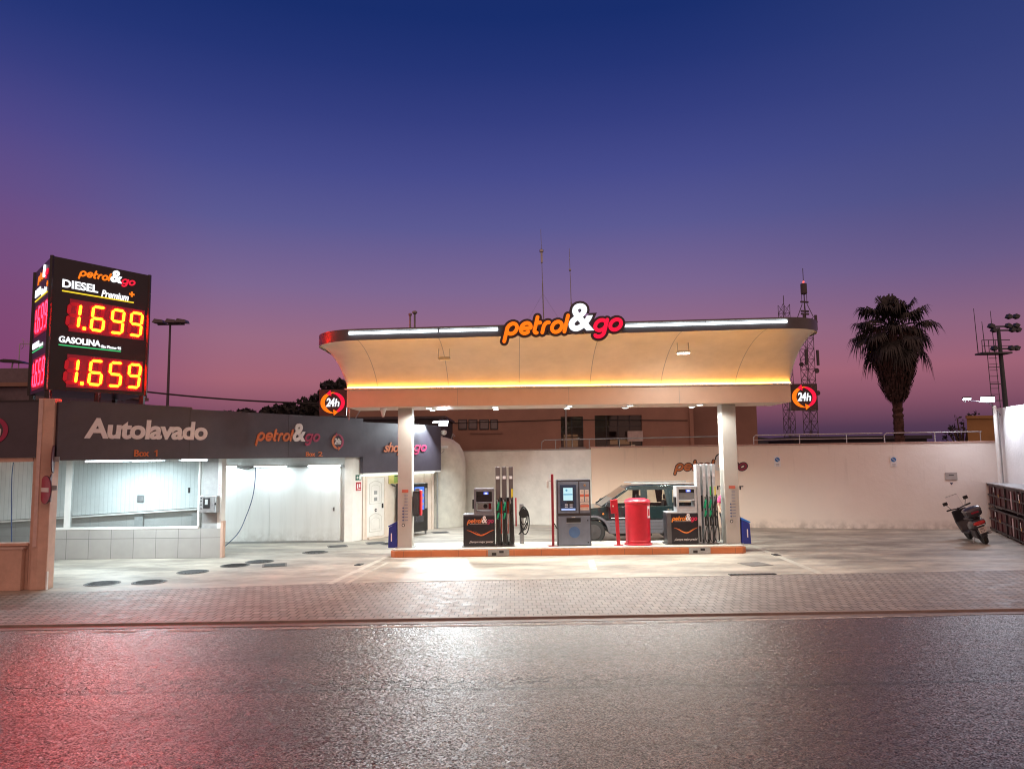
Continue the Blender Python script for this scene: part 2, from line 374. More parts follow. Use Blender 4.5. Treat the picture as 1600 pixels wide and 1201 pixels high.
def logo(parent, x0, x1, zb, zt, y, mats, depth=.01, M=None, outline=None, od=.03):
    """three-colour two-word emblem; zb = bottom of letters on the line, zt = top of the ampersand"""
    W = x1-x0; H = zt-zb
    for body, a, c, m_ in (('petrol', x0, x0+.565*W, mats[0]), ('go', x0+.745*W, x1, mats[2])):
        word(body, a, c, zb, .47*H, y, m_, parent, M, depth)
        if outline: word(body, a, c, zb, .47*H, y+.004, outline, parent, M, min(od, depth*.5), grow=.10, name='letter_backing')
    text('lettering', '&', (x0+.55*W, x0+.75*W, zb, zt), y-.002, mats[1], parent, .1, .030, depth+.012 if depth > .003 else depth, M)
    if outline: text('letter_backing', '&', (x0+.55*W, x0+.75*W, zb, zt), y+.003, outline, parent, .1, .085, min(od, depth*.5), M, 1, ref=.030)
def badge24(parent, cx, cz, r, y, mats, M=None, depth=.01):
    for k, (a0, a1, m_) in enumerate(((80, 275, mats[0]), (-95, 100, mats[2]))):
        mb = MB()
        if M is not None: mb.M = M
        n = 22; vs = []
        for i in range(n+1):
            f = i/n; a = R(a0+(a1-a0)*f); wd = .10+.13*math.sin(math.pi*(.15+.6*f)) if k == 0 else .10+.11*math.sin(math.pi*(.15+.6*f))
            ro, ri = 1.0, 1.0-wd*1.5*(1-.8*abs(2*f-1)**3)
            for rr in (ro, ri):
                vs.append((cx+rr*r*1.12*math.cos(a), cz+rr*r*.98*math.sin(a)))
        V3 = [(x, y, z) for x, z in vs]+[(x, y-depth, z) for x, z in vs]; o_ = len(vs); fs = []
        for i in range(n):
            p = 2*i; fs += [(p, p+1, p+3, p+2), (o_+p, o_+p+2, o_+p+3, o_+p+1), (p, p+2, o_+p+2, o_+p), (p+1, o_+p+1, o_+p+3, p+3)]
        mb.add(V3, fs)
        a = R(a1); d = 1 if k == 0 else 1
        tx, tz = cx+r*1.02*math.cos(a), cz+r*.9*math.sin(a); dx, dz = -math.sin(a), math.cos(a); nx, nz_ = math.cos(a), math.sin(a)
        tri = [(tx+nx*r*.28, tz+nz_*r*.28), (tx+dx*r*.42, tz+dz*r*.42), (tx-nx*r*.28, tz-nz_*r*.28)]
        mb.prism(tri, y, y-depth-.002, 'y'); mb.build('arrow', m_, parent)
    text('lettering', '24', (cx-.62*r, cx+.18*r, cz-.36*r, cz+.44*r), y, mats[1], parent, .15, .03, depth, M, .85)
    text('lettering', 'h', (cx+.18*r, cx+.62*r, cz-.36*r, cz+.36*r), y, mats[1], parent, .15, .02, depth, M)

def copy_tree(o, parent=None):
    c = o.copy(); C.objects.link(c)
    if parent is not None: c.parent = parent; c.matrix_parent_inverse = o.matrix_parent_inverse.copy()
    elif o.name in WORLD: WORLD.add(c.name)
    for ch in list(o.children): copy_tree(ch, c)
    return c
def lamp(kind, name, parent, loc, energy, color=(1, 1, 1), **kw):
    l = bpy.data.lights.new(name, kind); l.energy = energy; l.color = color
    for k, v in kw.items():
        if k not in ('aim',): setattr(l, k, v)
    o = bpy.data.objects.new(name, l); C.objects.link(o)
    d = Vector(kw.get('aim', (0, 0, -1))).normalized(); o.rotation_euler = d.to_track_quat('-Z', 'Y').to_euler(); o.location = loc; attach(o, parent); return o
LO = (gO, gW, gR); LP = (orangep, whitep, magp)

# ------------------------------------------------------------------ ground
def kY(x): return 12.72+.0195*x
def aY(x):
    pts = [(-30, 12.9), (-10.3, 15.45), (-9.3, 15.6), (-3.93, 16.28), (6.88, 16.77), (11.5, 16.97), (60, 18.5)]
    for (a, b_), (c_, d_) in zip(pts, pts[1:]):
        if x <= c_: return max(kY(x)+.6, b_+(d_-b_)*(x-a)/(c_-a))
    return pts[-1][1]
def sheet(name, pts, z, m, parent=None):
    o = MB().add([(x, y, z) for x, y in pts], [tuple(range(len(pts)))]).build(name, m, parent)
    if parent is None: o['kind'] = 'structure'
    return o
soil = mat('dry_soil', (.13, .11, .09), .9, nz=.3, ns=.3)
sheet('ground', [(-900, -900), (900, -900), (900, 1500), (-900, 1500)], -.14, soil)
sheet('road', [(-120, -14), (120, -14), (120, kY(120)-.25), (-120, kY(-120)-.25)], -.035, asph)
xs = [-60, -30, -20, -10.3, -9.3, -3.93, 0, 3, 6.88, 11.5, 30, 60]
sheet('pavement', [(x, kY(x)) for x in (-60, 60)]+[(x, aY(x)) for x in xs[::-1]], 0, pav)
sheet('forecourt', [(x, aY(x)+.003) for x in xs]+[(60, 46), (-60, 46)], -.002, conc)
gut = mat('gutter_concrete', (.22, .17, .15), .55, nz=.2, ns=4)
MB().prism([(-120, kY(-120)-.25), (120, kY(120)-.25), (120, kY(120)-.002), (-120, kY(-120)-.002)], -.12, -.029).build('gutter', gut)['kind'] = 'structure'
kerbm = mat('kerb_stone', (.30, .25, .22), .6, nz=.2, ns=6)
MB().prism([(-60, kY(-60)-.002), (60, kY(60)-.002), (60, kY(60)+.09), (-60, kY(-60)+.09)], -.12, .005).build('kerb', kerbm)['kind'] = 'structure'
mk = mat('worn_road_paint', (.50, .44, .41), .7, nz=.5, ns=9)
def strip(name, p, q_, wd, z, m):
    p = Vector((p[0], p[1])); q_ = Vector((q_[0], q_[1])); d = (q_-p).normalized(); n = Vector((-d.y, d.x))*wd/2
    return sheet(name, [tuple(p-n), tuple(q_-n), tuple(q_+n), tuple(p+n)], z, m)
for a, b_ in (((40, 988), (106, 987)), ((146, 986.5), (212, 985.5)), ((262, 985), (340, 983.5)), ((392, 982), (1010, 972)), ((1030, 971.5), (1600, 957))):
    p, q_ = G(*a, -.031), G(*b_, -.031); strip('road_marking', p, q_, .11, -.031, mk)
strip('road_marking', (10.5, kY(10.5)-.45), (60, kY(60)-.45), .11, -.031, mk)
lightc = mat('pale_concrete_strip', (.50, .48, .42), .55, nz=.2, ns=4)
for a, b_, wd in (((514, 912), (612, 866), .16), ((541, 911), (607, 878), .10), ((1283, 896), (1172, 851), .16)):
    p, q_ = G(*a), G(*b_); strip('drain_edging', p, q_, wd, .004, lightc)
strip('drain_edging', (-3.3, aY(-3.3)+.08), (6.7, aY(6.7)+.08), .11, .0045, lightc)
gratem = mat('cast_iron', (.055, .055, .058), .5, metal=.4, nz=.3, ns=20)
def grate(name, label, cat, c, w_, d_, ang=0, grp=None):
    t_ = thing(name, label, cat, (c[0], c[1], .004), ang, grp)
    mb = MB(); mb.box(-w_/2, w_/2, -d_/2, -d_/2+.04, 0, .012).box(-w_/2, w_/2, d_/2-.04, d_/2, 0, .012).box(-w_/2, -w_/2+.04, -d_/2+.04, d_/2-.04, 0, .012).box(w_/2-.04, w_/2, -d_/2+.04, d_/2-.04, 0, .012)
    mb.build('frame', gratem, t_); mb = MB(); n = max(3, int((w_-.1)/.09))
    pts = [(-w_/2+.042, -d_/2+.041)]; y0_, y1_ = -d_/2+.055, d_/2-.041
    for i in range(n): x = -w_/2+.05+(w_-.1)*(i+.5)/n; pts += [(x-.022, y0_), (x-.022, y1_), (x+.022, y1_), (x+.022, y0_)]
    pts += [(w_/2-.042, y0_), (w_/2-.042, -d_/2+.041), (-w_/2+.042, -d_/2+.041)][:2]
    mb.prism([pts[-1]]+[(-w_/2+.042, -d_/2+.041), (-w_/2+.042, y0_)]+pts[1:-1], 0, .009)
    mb.build('grille', gratem, t_); return t_
p = G(1178, 898.5); grate('drain_grate', 'long narrow drain grate in the forecourt edge in front of the right column', 'drain', (p.x, aY(p.x)+.08), 1.05, .13, .02)
p, q_ = G(1213, 867), G(561, 882)
a1 = math.atan2(*(G(1172, 851)-G(1283, 896)).yx)
grate('drain_grate', 'small drain grate in the pale diagonal strip right of the island', 'drain', (p.x, p.y), .34, .16, a1)
a2 = math.atan2(*(G(612, 866)-G(514, 912)).yx)
grate('drain_grate', 'small drain grate beside the pale diagonal strip left of the island', 'drain', (q_.x, q_.y), .30, .16, a2)
mhm = mat('manhole_iron', (.045, .045, .048), .6, metal=.3, nz=.3, ns=30, bump=.5, bs=60)
ringm = mat('manhole_concrete_ring', (.16, .15, .14), .7, nz=.3, ns=8)
mh0 = None
for px, py, r_, lb in ((160, 911, .34, 'wet round manhole cover nearest the salmon post'), (233.5, 909, .34, 'dark round manhole cover at the edge of the block paving before the tiled wall'),
                       (301.5, 893, .32, 'round manhole cover just in front of the tiled low wall'), (367.5, 883, .33, 'round manhole cover just right of the end of the tiled wall'),
                       (406, 877, .33, 'round manhole cover in front of the second wash box'), (492.5, 862.5, .33, 'round manhole cover in front of the right end of the second wash box'), (613, 849, .33, 'round manhole cover near the blue bin by the left column')):
    p = G(px, py); k_ = r_
    t_ = thing('manhole_cover', lb, 'manhole cover', (p.x, p.y, 0), random.random()*3, 'round manhole covers in the forecourt')
    MB().lathe([(.37, .0), (.37, .005), (.335, .006), (.335, 0)], n=28).build('frame', ringm, t_)
    mb = MB().lathe([(.33, .001), (.33, .010)], n=28); mb.build('lid', mhm if int(px) % 3 else mat('worn_manhole_iron', (.12, .115, .11), .5, metal=.3, nz=.4, ns=12), t_)
    mb = MB()
    for i in range(-3, 4): hw = math.sqrt(.28**2-(i*.08)**2); mb.box(-hw, hw, i*.08-.014, i*.08+.014, .010, .016)
    mb.build('tread', mhm, t_)
for px, py, lb in ((429, 882.5, 'small square inspection cover beside the round covers at the second wash box'), (527.5, 853, 'square inspection cover in front of the white pier'), (587, 848, 'square inspection cover in front of the panelled door'), (688, 831.5, 'square inspection cover beside the shop corner'), (1180, 881, 'pale square inspection cover on the concrete in front of the blue bin')):
    p = G(px, py); t_ = thing('inspection_cover', lb, 'inspection cover', (p.x, p.y, .001), .3, 'square inspection covers')
    m_ = mhm if px < 1000 else ringm
    MB().box(-.3, .3, -.3, .3, 0, .004).build('frame', ringm, t_); MB().box(-.25, .25, -.25, .25, .004, .009).build('lid', m_, t_)
p, q_ = G(923, 874), G(928, 891); strip('road_marking', p, q_, .17, .004, lightc)
# far hills
hillm = mat('distant_hill', (.05, .055, .07), .95, nz=.2, ns=.01)
hp = [(-700, 0)]+[(x, 9+5*math.sin(x*.011)+3*math.sin(x*.037+1)) for x in range(-700, 701, 20)]+[(700, 0)]
MB().prism(hp, 600, 640, 'y').build('hills', hillm)['kind'] = 'structure'

# ------------------------------------------------------------------ car wash and shop building
L0 = Vector((-10.0, 16.0)); U = Vector((.5026, .8645)); NV = Vector((.8645, -.5026))
def FP(s, off=0.0): return L0+U*s+NV*off           # plan point at distance s along the slanted front, off = out of it
FM = Matrix(((U.x, -NV.x, 0, L0.x), (U.y, -NV.y, 0, L0.y), (0, 0, 1, 0), (0, 0, 0, 1)))   # local x along front, -y out of it
bld = thing('car_wash_building', 'long low building with charcoal fascia, two lit white wash boxes and a small shop', 'building', (-10, 22, 0), world=True)
def fb(s0, s1, o0, o1, z0, z1, mb=None):          # box in the fascia frame
    mb = mb or MB(); old = mb.M; mb.M = FM; mb.box(s0, s1, -o1, -o0, z0, z1); mb.M = old; return mb
fas = fb(.05, 9.83, 0, .12, 2.72, 3.99).build('fascia_panel', dark, bld)
fas2 = fb(9.832, 14.22, 0, .12, 2.19, 3.88).build('fascia_panel', dark, bld)
fb(.3, 3.38, .01, .09, 3.992, 4.04).build('fascia_capping', dark, bld)
for s in (3.3, 6.6): fb(s-.006, s+.006, .121, .124, 2.74, 3.97).build('panel_joint', blackp, fas)
fb(12.0, 12.012, .121, .124, 2.2, 3.86).build('panel_joint', blackp, fas2)
yF = -.121
for body, rc, m_, sh, bo in (('Autolavado', (.62, 3.82, 3.20, 3.67), whitep, .07, .034), ('Box', (1.82, 2.20, 2.79, 2.95), orangep, 0, .012), 
                             ('Box', (7.29, 7.66, 2.76, 2.90), orangep, 0, .012), ('2', (7.80, 7.97, 2.76, 2.90), orangep, 0, .012)):
    text('lettering', body, rc, yF, m_, fas, sh, bo, .02, FM, .95)
mb = MB(); mb.M = FM; mb.prism([(2.385, 2.79), (2.415, 2.79), (2.415, 2.95), (2.39, 2.95), (2.345, 2.915), (2.345, 2.895), (2.385, 2.915)], yF-.02, yF, 'y'); mb.build('lettering', orangep, fas)
logo(fas, 5.37, 7.86, 3.20, 3.74, yF, LP, .02, FM)
badge24(fas, 8.64, 3.22, .24, yF, LP, FM, .015)
text('lettering', 'shop', (10.87, 11.95, 2.78, 3.22), yF, orangep, fas2, .34, .018, .02, FM, .92)
text('lettering', '&', (11.93, 12.55, 2.88, 3.36), yF, whitep, fas2, .1, .03, .02, FM)
word('go', 12.53, 13.3, 2.90, .25, yF, magp, fas2, FM, .02)
bx('end_wall', washp, bld, -17.15, -17.0, 16.2, 24.4, 0, 3.0)
# front wing facing the road, left of the post
bx('fascia_panel', dark, bld, -16, -10.24, 15.9, 16.0, 2.79, 4.0)
f3 = bx('capping', darkred, bld, -16, -10.24, 15.88, 16.02, 4.002, 4.03)
badge24(bld, -11.22, 3.38, .30, 15.895, LP)
bx('lintel', salmon, bld, -16, -10.34, 15.93, 16.1, 2.70, 2.788)
bx('jamb', salmon, bld, -10.338, -10.10, 15.94, 16.18, 0, 2.788, bevel=.008)
bx('sill', salmon, bld, -16, -10.34, 15.9, 16.13, .92, .98, bevel=.008)
bx('low_wall', salmon, bld, -16, -10.36, 15.97, 16.12, 0, .918, bevel=.006)
bx('box_cover', salmon, bld, -13, -10.42, 15.84, 15.968, 0.0, .86, bevel=.01)
bx('sill_capping', mat('pink_sill', (.62, .48, .42), .5), bld, -16, -10.38, 15.82, 15.969, .862, .90)
# roof slab and inner face
MB().prism([(-16, 16.03), (-10.1, 16.03)]+[tuple(FP(.3, -.02)), tuple(FP(14.2, -.02)), (-3.3, 30), (-16, 30)], 3.0, 3.7).build('roof', greym, bld)
# box 1 / box 2 divider with glass
dv = bx('low_wall', tile, bld, -13.4, -8.13, 20.70, 20.85, 0, .80, label='grey tiled low wall under the wash box window')
wf = MB().box(-13.4, -8.75, 20.69, 20.80, .802, .87).box(-12.50, -12.34, 20.70, 20.80, .872, 2.72).box(-8.79, -8.74, 20.70, 20.80, .872, 2.72).box(-13.4, -8.75, 20.70, 20.80, 2.722, 2.78).build('window', white, bld, bevel=.006)
bx('pane', glass('wash_box_glass', (.93, .96, .97)), wf, -12.34, -8.79, 20.745, 20.752, .87, 2.722)
bx('pane', glass('wash_box_glass'), wf, -13.4, -12.5, 20.745, 20.752, .87, 2.722)
bx('pillar', mat('grey_pillar_paint', (.36, .36, .36), .6), bld, -8.66, -8.24, 20.70, 21.05, .802, 3.0)
bx('pillar_edge', white, bld, -8.238, -8.13, 20.70, 21.0, .802, 3.0)
bx('end_trim', salmon, bld, -8.128, -8.06, 20.68, 20.87, 0, 1.0)
# back of the wash boxes
bx('back_wall', greyblock, bld, -17, -9.6, 24.25, 24.4, 0, 3.0)
MB().prism([(-17, .80), (-9.62, 1.19), (-9.62, 2.98), (-17, 2.98)], 24.12, 24.24, 'y').build('wall_panel', ribbed, bld)
MB().prism([(-17, .73), (-9.62, 1.12), (-9.62, 1.17), (-17, .78)], 24.08, 24.235, 'y').build('panel_trim', white, bld)
for x in (-15.2, -12.3, -10.45): bx('wall_post', greym, bld, x, x+.28, 24.17, 24.248, 0, .93 if x < -13 else 1.0)
sw = bx('socket_plate', steel, bld, -12.2, -11.98, 24.08, 24.118, 1.36, 1.58)
text('lettering', '1', (-9.06, -9.0, 1.78, 1.93), 20.69, blackp, bld, 0, .02, .004)
bx('wall_panel', washp, bld, -9.58, -7.9, 24.1, 24.24, .06, 2.4)
bx('wall_panel', washp, bld, -7.888, -5.62, 24.08, 24.24, .06, 2.42)
bx('skirting', greym, bld, -9.6, -5.5, 24.09, 24.3, 0, .055)
bx('back_wall', white, bld, -9.6, -5.45, 24.245, 24.4, 0, 3.0)
MB().box(-9.58, -5.5, 24.02, 24.12, 2.43, 2.47).build('panel_rail', greym, bld)
bx('door_handle', blackp, bld, -5.82, -5.79, 24.04, 24.08, 1.0, 1.12)
for x, l_ in ((-9.1, 1.3), (-6.9, 1.1)): bx('roof_clutter', mat('rusty_tray', (.25, .12, .11), .8, nz=.4), bld, x, x+l_, 23.0, 23.5, 2.86, 2.99)
# pier and shop wall
MB().prism([(-5.48, 24.12), tuple(FP(9.55, -.06)), tuple(FP(10.0, -.06)), tuple(FP(10.0, -.5)), (-5.48, 24.6)], 0, 2.98).build('pier', white, bld)
sw_ = fb(10.0, 14.05, -.30, -.08, 0, 2.6).build('shop_wall', cream, bld)
fb(13.98, 14.05, -3, -.302, 0, 3.0).build('side_wall', cream, bld)
fb(9.84, 14.2, -.078, .118, 2.13, 2.188).build('soffit', white, bld)
fb(9.9, 13.9, -.03, .05, 2.10, 2.128).build('light_strip', glow('shop_soffit_tube', (.85, 1.0, .9), 3.5), bld)
# pilasters & door
for s in (10.02, 11.2, 13.4, 13.86): fb(s, s+.10, -.078, -.03, 0, 2.12).build('pilaster', cream, bld)
dr = fb(10.22, 11.1, -.078, -.045, .06, 2.02).build('door', white, bld)
fr_ = fb(10.13, 10.218, -.078, -.02, 0, 2.10); fb(11.102, 11.19, -.078, -.02, 0, 2.10, fr_); fb(10.22, 11.1, -.078, -.02, 2.022, 2.10, fr_); fr_.build('frame', cream, dr)
fb(10.2, 11.15, -.02, .1, 0, .055).build('step', cream, bld)
def arched(s0, s1, z0, z1, up, r=.012):
    pts = [(s0, z0)]; 
    pts = [(s0, z0), (s0, z1)]+[(s0+(s1-s0)*i/10, z1+up*math.sin(math.pi*i/10)) for i in range(1, 10)]+[(s1, z1), (s1, z0), (s0, z0)]
    mb = MB(); mb.M = FM; mb.tube([(s, .045, z) for s, z in pts], r, 6); return mb
ornm = mat('door_moulding', (.60, .58, .54), .5)
arched(10.36, 10.96, 1.15, 1.82, .09).build('moulding', ornm, dr, True); arched(10.36, 10.96, .22, .72, .10).build('moulding', ornm, dr, True)
arched(10.44, 10.88, 1.22, 1.72, .06, .007).build('moulding', ornm, dr, True); arched(10.44, 10.88, .30, .62, .06, .007).build('moulding', ornm, dr, True)
mb = MB(); mb.M = FM; mb.lathe([(.05, 0), (.05, .03), (.02, .04)], n=12, axis='y'); mb.v = [(x, y, z) for x, y, z in mb.v]
k_ = thing('door_sticker', 'small round dark emblem on the white panelled door', 'sticker', tuple(FP(10.66, -.03))+(.93,), world=False)
k_.rotation_euler.z = math.atan2(U.y, U.x); MB().lathe([(.055, .0), (.055, -.012)], n=16, axis='y').build('disc', blackp, k_); MB().lathe([(.03, -.013), (.03, -.016)], n=12, axis='y').build('ring', whitep, k_)
fb(10.98, 11.02, -.044, .0, .98, 1.14).build('handle', blackp, dr)
for z in (1.52, 1.30): fb(10.58, 10.74, -.044, -.036, z-.06, z+.06).build('door_plate', greym, dr)
# light tubes in the wash boxes
tubem = glow('fluorescent_tube', (.80, .95, 1.0), 16)
def batten(x0, x1, y, z, lb, power=30):
    t_ = thing('fluorescent_light', lb, 'light', ((x0+x1)/2, y, z), 0, 'fluorescent tube lights in the wash boxes', world=True)
    bx('housing', white, t_, x0, x1, y-.04, y+.04, z+.022, z+.07); MB().tube([(x0+.03, y, z), (x1-.03, y, z)], .02, 8).build('tube', tubem, t_, True)
    lamp('AREA', 'tube_light', t_, ((x0+x1)/2, y, z-.03), power, (.80, .95, 1.0), shape='RECTANGLE', size=x1-x0-.1, size_y=.03)
Yb1 = 18.3
for a, b_, w_, in ((132, 184, 'first'), (205, 253, 'second'), (282, 325, 'third')):
    A_, B_ = P(a, 719, 19.4), P(b_, 719, 19.4); batten(A_.x, B_.x, 19.4, 2.69, w_+' lit tube from the left above the tiled low wall', 85)
for a, b_, w_ in ((332, 371, 'left'), (396, 449, 'middle'), (480, 533, 'right')):
    A_, B_ = P(a, 727, 23.8), P(b_, 727, 23.8); batten(A_.x, B_.x, 23.8, 2.45, w_+' lit tube along the back of the second wash box', 20)
batten(-15.2, -13.6, 19.4, 2.69, 'lit tube inside the opening left of the salmon post', 90)
batten(-12.6, -11.2, 22.6, 2.69, 'lit tube behind the window of the first wash box', 170)
# corner post
post = thing('corner_post', 'tall salmon square post at the road corner of the wash building', 'post', (-10.05, 15.95, 0), world=True)
MB().prism([(-10.235, 15.86), (-10.10, 15.86), (-9.94, 15.94), (-9.94, 16.2), (-10.235, 16.0)], 0, 4.06).build('shaft', salmon, post, bevel=.01)
bx('face_strip', mat('pale_post_strip', (.66, .50, .45), .5), post, -10.205, -10.13, 15.84, 15.858, .9, 4.05)
bx('foot_pipe', white, post, -9.93, -9.90, 15.9, 15.95, 0, .38)
# round road signs on the post, seen nearly edge on
def roundsign(loc, rz, r_, lb, face, grp=None):
    greym = mat('sign_back_dark', (.10, .03, .05), .5)
    t_ = thing('road_sign', lb, 'road sign', loc, rz, grp)
    MB().lathe([(r_, 0), (r_, .02)], n=32, axis='y').build('plate', greym, t_, True); MB().lathe([(r_-.01, -.004), (r_-.01, -.001)], n=32, axis='y').build('face', face, t_)
    bx('bracket', steel, t_, -.03, .03, .02, .12, -.05, .05); return t_
pinkr = mat('faded_red_sign', (.42, .05, .10), .45)
p = P(70.5, 765, 15.75); s1 = roundsign(tuple(p), R(-38), .30, 'round red no-entry sign with white bar on the salmon post', pinkr)
bx('bar', whitep, s1, -.2, .2, -.012, -.005, -.045, .045)
p = P(79, 762, 15.95); roundsign(tuple(p), R(-66), .30, 'lower dark round sign seen edge on right of the no-entry sign', darkredp)
p = P(83, 717, 15.95); roundsign(tuple(p), R(-66), .30, 'upper dark round sign seen edge on high on the salmon post', darkredp)
# hoses
def hose(lb, pts, m_, r_=.011, name='wash_hose', grp=None):
    V = [Vector(p) for p in pts]; o_ = []
    for i in range(len(V)-1):
        p0, p1, p2, p3 = V[max(i-1, 0)], V[i], V[i+1], V[min(i+2, len(V)-1)]
        for k in range(8):
            f = k/8; o_.append(.5*((2*p1)+(p2-p0)*f+(2*p0-5*p1+4*p2-p3)*f*f+(3*p1-p0-3*p2+p3)*f**3))
    o_.append(V[-1]); o = MB().tube(o_, r_, 6).build(name, m_, None, True); return tag(o, lb, 'hose', grp)
blueh = mat('blue_hose', (.03, .06, .16), .4)
hose('blue wash hose hanging inside the opening left of the salmon post', [P(21, 722, 19), P(18.5, 745, 19), P(18, 790, 19), P(18, 830, 19), P(18, 866, 19)], blueh, .012)
hose('thin dark hose hanging in the second wash box down to the floor', [P(399, 728, 22), P(399, 745, 22), P(395, 775, 21.9), P(385, 805, 21.7), P(370, 835, 21.4), Vector((-8.5, 21.3, .02))], blueh, .013)
hose('cable sagging between the tubes of the second wash box', [P(371, 729, 23.7), P(385, 733, 23.7), P(396, 729, 23.7)], rubber, .012, 'cable')
# coin box on the pillar
cb = thing('coin_box', 'grey metal coin box mounted on the pillar at the end of the tiled wall', 'coin box', (-8.42, 20.66, 1.25))
MB().box(-.22, .2, -.2, .035, 0, .45).build('case', steel, cb, bevel=.01); bx('keypad', blackp, cb, -.11, .07, -.215, -.201, .12, .40); bx('slot', greym, cb, -.06, .02, -.222, -.216, .22, .36)
bx('side_door', greym, cb, .202, .25, -.2, .03, .0, .45, bevel=.01); MB().lathe([(.03, -.222), (.02, -.235)], (.225, 0, .24), 12, 'y').build('lock', blackp, cb)
for z in (.1, .2, .3, .38): bx('button', blackp, cb, -.185, -.155, -.212, -.201, z, z+.03)
t_ = thing('instruction_sheet', 'small white notice above the coin box on the pillar edge', 'notice', (-8.18, 20.68, 1.8)); bx('sheet', whitep, t_, -.045, .045, 0, .012, 0, .30)
for i in range(5): bx('line', pinkr, t_, -.03, .03, -.003, -.001, .05+i*.045, .065+i*.045)
# signs on the pier
def fthing(name, lb, cat, s, off, z, grp=None):
    p = FP(s, off); return thing(name, lb, cat, (p.x, p.y, z), math.atan2(U.y, U.x), grp)
sg = mat('sign_green', (.01, .10, .07), .4, nz=0); sr = mat('sign_red', (.40, .015, .03), .4, nz=0)
t_ = fthing('exit_sign', 'small green sign with white arrow and door high on the white pier', 'sign', 9.82, -.05, 1.96)
bx('plate', sg, t_, -.14, .14, 0, .015, 0, .18); MB().prism([(-.11, .09), (-.05, .14), (-.05, .11), (-.01, .11), (-.01, .07), (-.05, .07), (-.05, .04)], -.004, -.001, 'y').build('arrow', whitep, t_); bx('door_symbol', whitep, t_, .03, .11, -.004, -.001, .03, .15)
t_ = fthing('fire_sign', 'small red fire extinguisher sign below the green exit sign', 'sign', 9.82, -.05, 1.62)
bx('plate', sr, t_, -.12, .12, 0, .015, 0, .28); bx('cylinder_symbol', whitep, t_, -.08, -.02, -.004, -.001, .08, .22); bx('flame_symbol', whitep, t_, .02, .08, -.004, -.001, .10, .22); bx('text_bar', whitep, t_, -.09, .09, -.004, -.001, .03, .05)
# camera box & yellow sign at the shop
t_ = fthing('yellow_notice', 'yellow and green notice under the shop fascia beside the door', 'notice', 11.62, -.05, 1.78); bx('plate', mat('notice_yellow', (.62, .55, .18), .5), t_, -.25, .30, 0, .02, 0, .34)
bx('green_panel', mat('notice_green', (.30, .42, .10), .5), t_, .02, .26, -.004, -.001, .03, .31); bx('heading', blackp, t_, .05, .23, -.008, -.005, .25, .29)
t_ = fthing('security_camera', 'small dark camera below the yellow notice beside the shop door', 'camera', 11.5, .02, 1.74); MB().tube([(0, 0, 0), (-.06, -.14, -.03)], .035, 10).build('body', blackp, t_, True); bx('mount', greym, t_, -.02, .02, 0, .07, -.01, .05)
# vending machine
vm = fthing('vending_machine', 'black vending machine with glowing blue window behind the left column', 'vending machine', 12.08, 0, 0)
MB().box(-.43, .43, -.78, -.04, .12, 1.78).build('cabinet', blackp, vm, bevel=.015)
bx('window', glow('vending_screen_blue', (.06, .22, .95), 1.1), vm, -.34, .20, -.79, -.782, .86, 1.66)
for z in (1.02, 1.22, 1.42): bx('product_row', glow('vending_products', (.5, .55, .7), .7), vm, -.30, .16, -.797, -.791, z, z+.09)
bx('control_panel', greym, vm, .24, .38, -.795, -.782, .9, 1.6); bx('hatch', mat('vending_hatch', (.05, .05, .06), .25), vm, -.30, .18, -.79, -.782, .45, .70)
for x in (-.38, .38):
    for y in (-.72, -.1): bx('foot', steel, vm, x-.03, x+.03, y-.03, y+.03, 0, .118)
# shop corner floodlights + cameras
flw = glow('floodlight_lens', (.86, .96, 1.0), 60)
def flood(name, lb, cat, loc, rz, tilt, power, grp=None, lit=True, size=(.42, .20), col=(.84, .95, 1.0), rngs=1, aimz=None):
    t_ = thing(name, lb, cat, loc, rz, grp); Mx = Matrix.Rotation(tilt, 4, 'X'); a, b_ = size
    mb = MB(); mb.M = Mx; mb.box(-a/2, a/2, .0, .06, -b_/2, b_/2); mb.build('housing', dark, t_, bevel=.01)
    mb = MB(); mb.M = Mx; mb.box(-a/2+.02, a/2-.02, -.012, -.001, -b_/2+.02, b_/2-.02); mb.build('lens', flw if lit else mat('dull_glass', (.4, .4, .38), .2), t_)
    MB().tube([(0, .05, 0), (0, .14, -.02), (0, .16, -.10)], .02, 8).build('bracket', greym, t_, True)
    if lit and power: lamp('AREA', 'flood_light', t_, Mx @ Vector((0, -.03, 0)), power, col, shape='RECTANGLE', size=a-.04, size_y=b_-.04, aim=Mx.to_3x3() @ Vector((0, -1, 0)))
    return t_
p = P(693, 661, 27.6); flood('floodlight', 'brightest floodlight at the top corner of the shop fascia', 'floodlight', tuple(p), R(20), R(32), 330, 'floodlights at the shop corner', size=(.36, .24))
p = P(682, 659, 27.9); flood('floodlight', 'dimmer slanted lamp just left of the brightest floodlight', 'floodlight', tuple(p), R(-35), R(20), 0, 'floodlights at the shop corner', size=(.40, .07))
p = FP(14.28, .1)
t_ = thing('dome_camera', 'white dome camera under the floodlight at the shop corner', 'camera', (p.x, p.y, 3.62)); MB().lathe([(.02, .1), (.1, .08), (.12, 0), (.09, -.07), (.03, -.1)], (.1, 0, 0), 16).build('dome', white, t_, True); bx('arm', white, t_, -.06, .04, -.03, .03, .0, .05)
t_ = thing('bullet_camera', 'white bullet camera on the edge of the shop fascia beside the tank', 'camera', (p.x, p.y, 3.08)); MB().tube([(0, 0, 0), (.26, -.08, -.01)], .045, 12).build('body', white, t_, True); MB().tube([(.1, 0, -.02), (.1, 0, -.16), (0, 0, -.25)], .012, 8).build('bracket', greym, t_, True)
p = FP(14.12, .0)
tag(MB().tube([(p.x+.02, p.y-.02, 0), (p.x+.02, p.y-.02, 2.16)], .035, 8).build('drainpipe', greym, None, True), 'grey drainpipe at the shop corner beside the round tank', 'pipe')
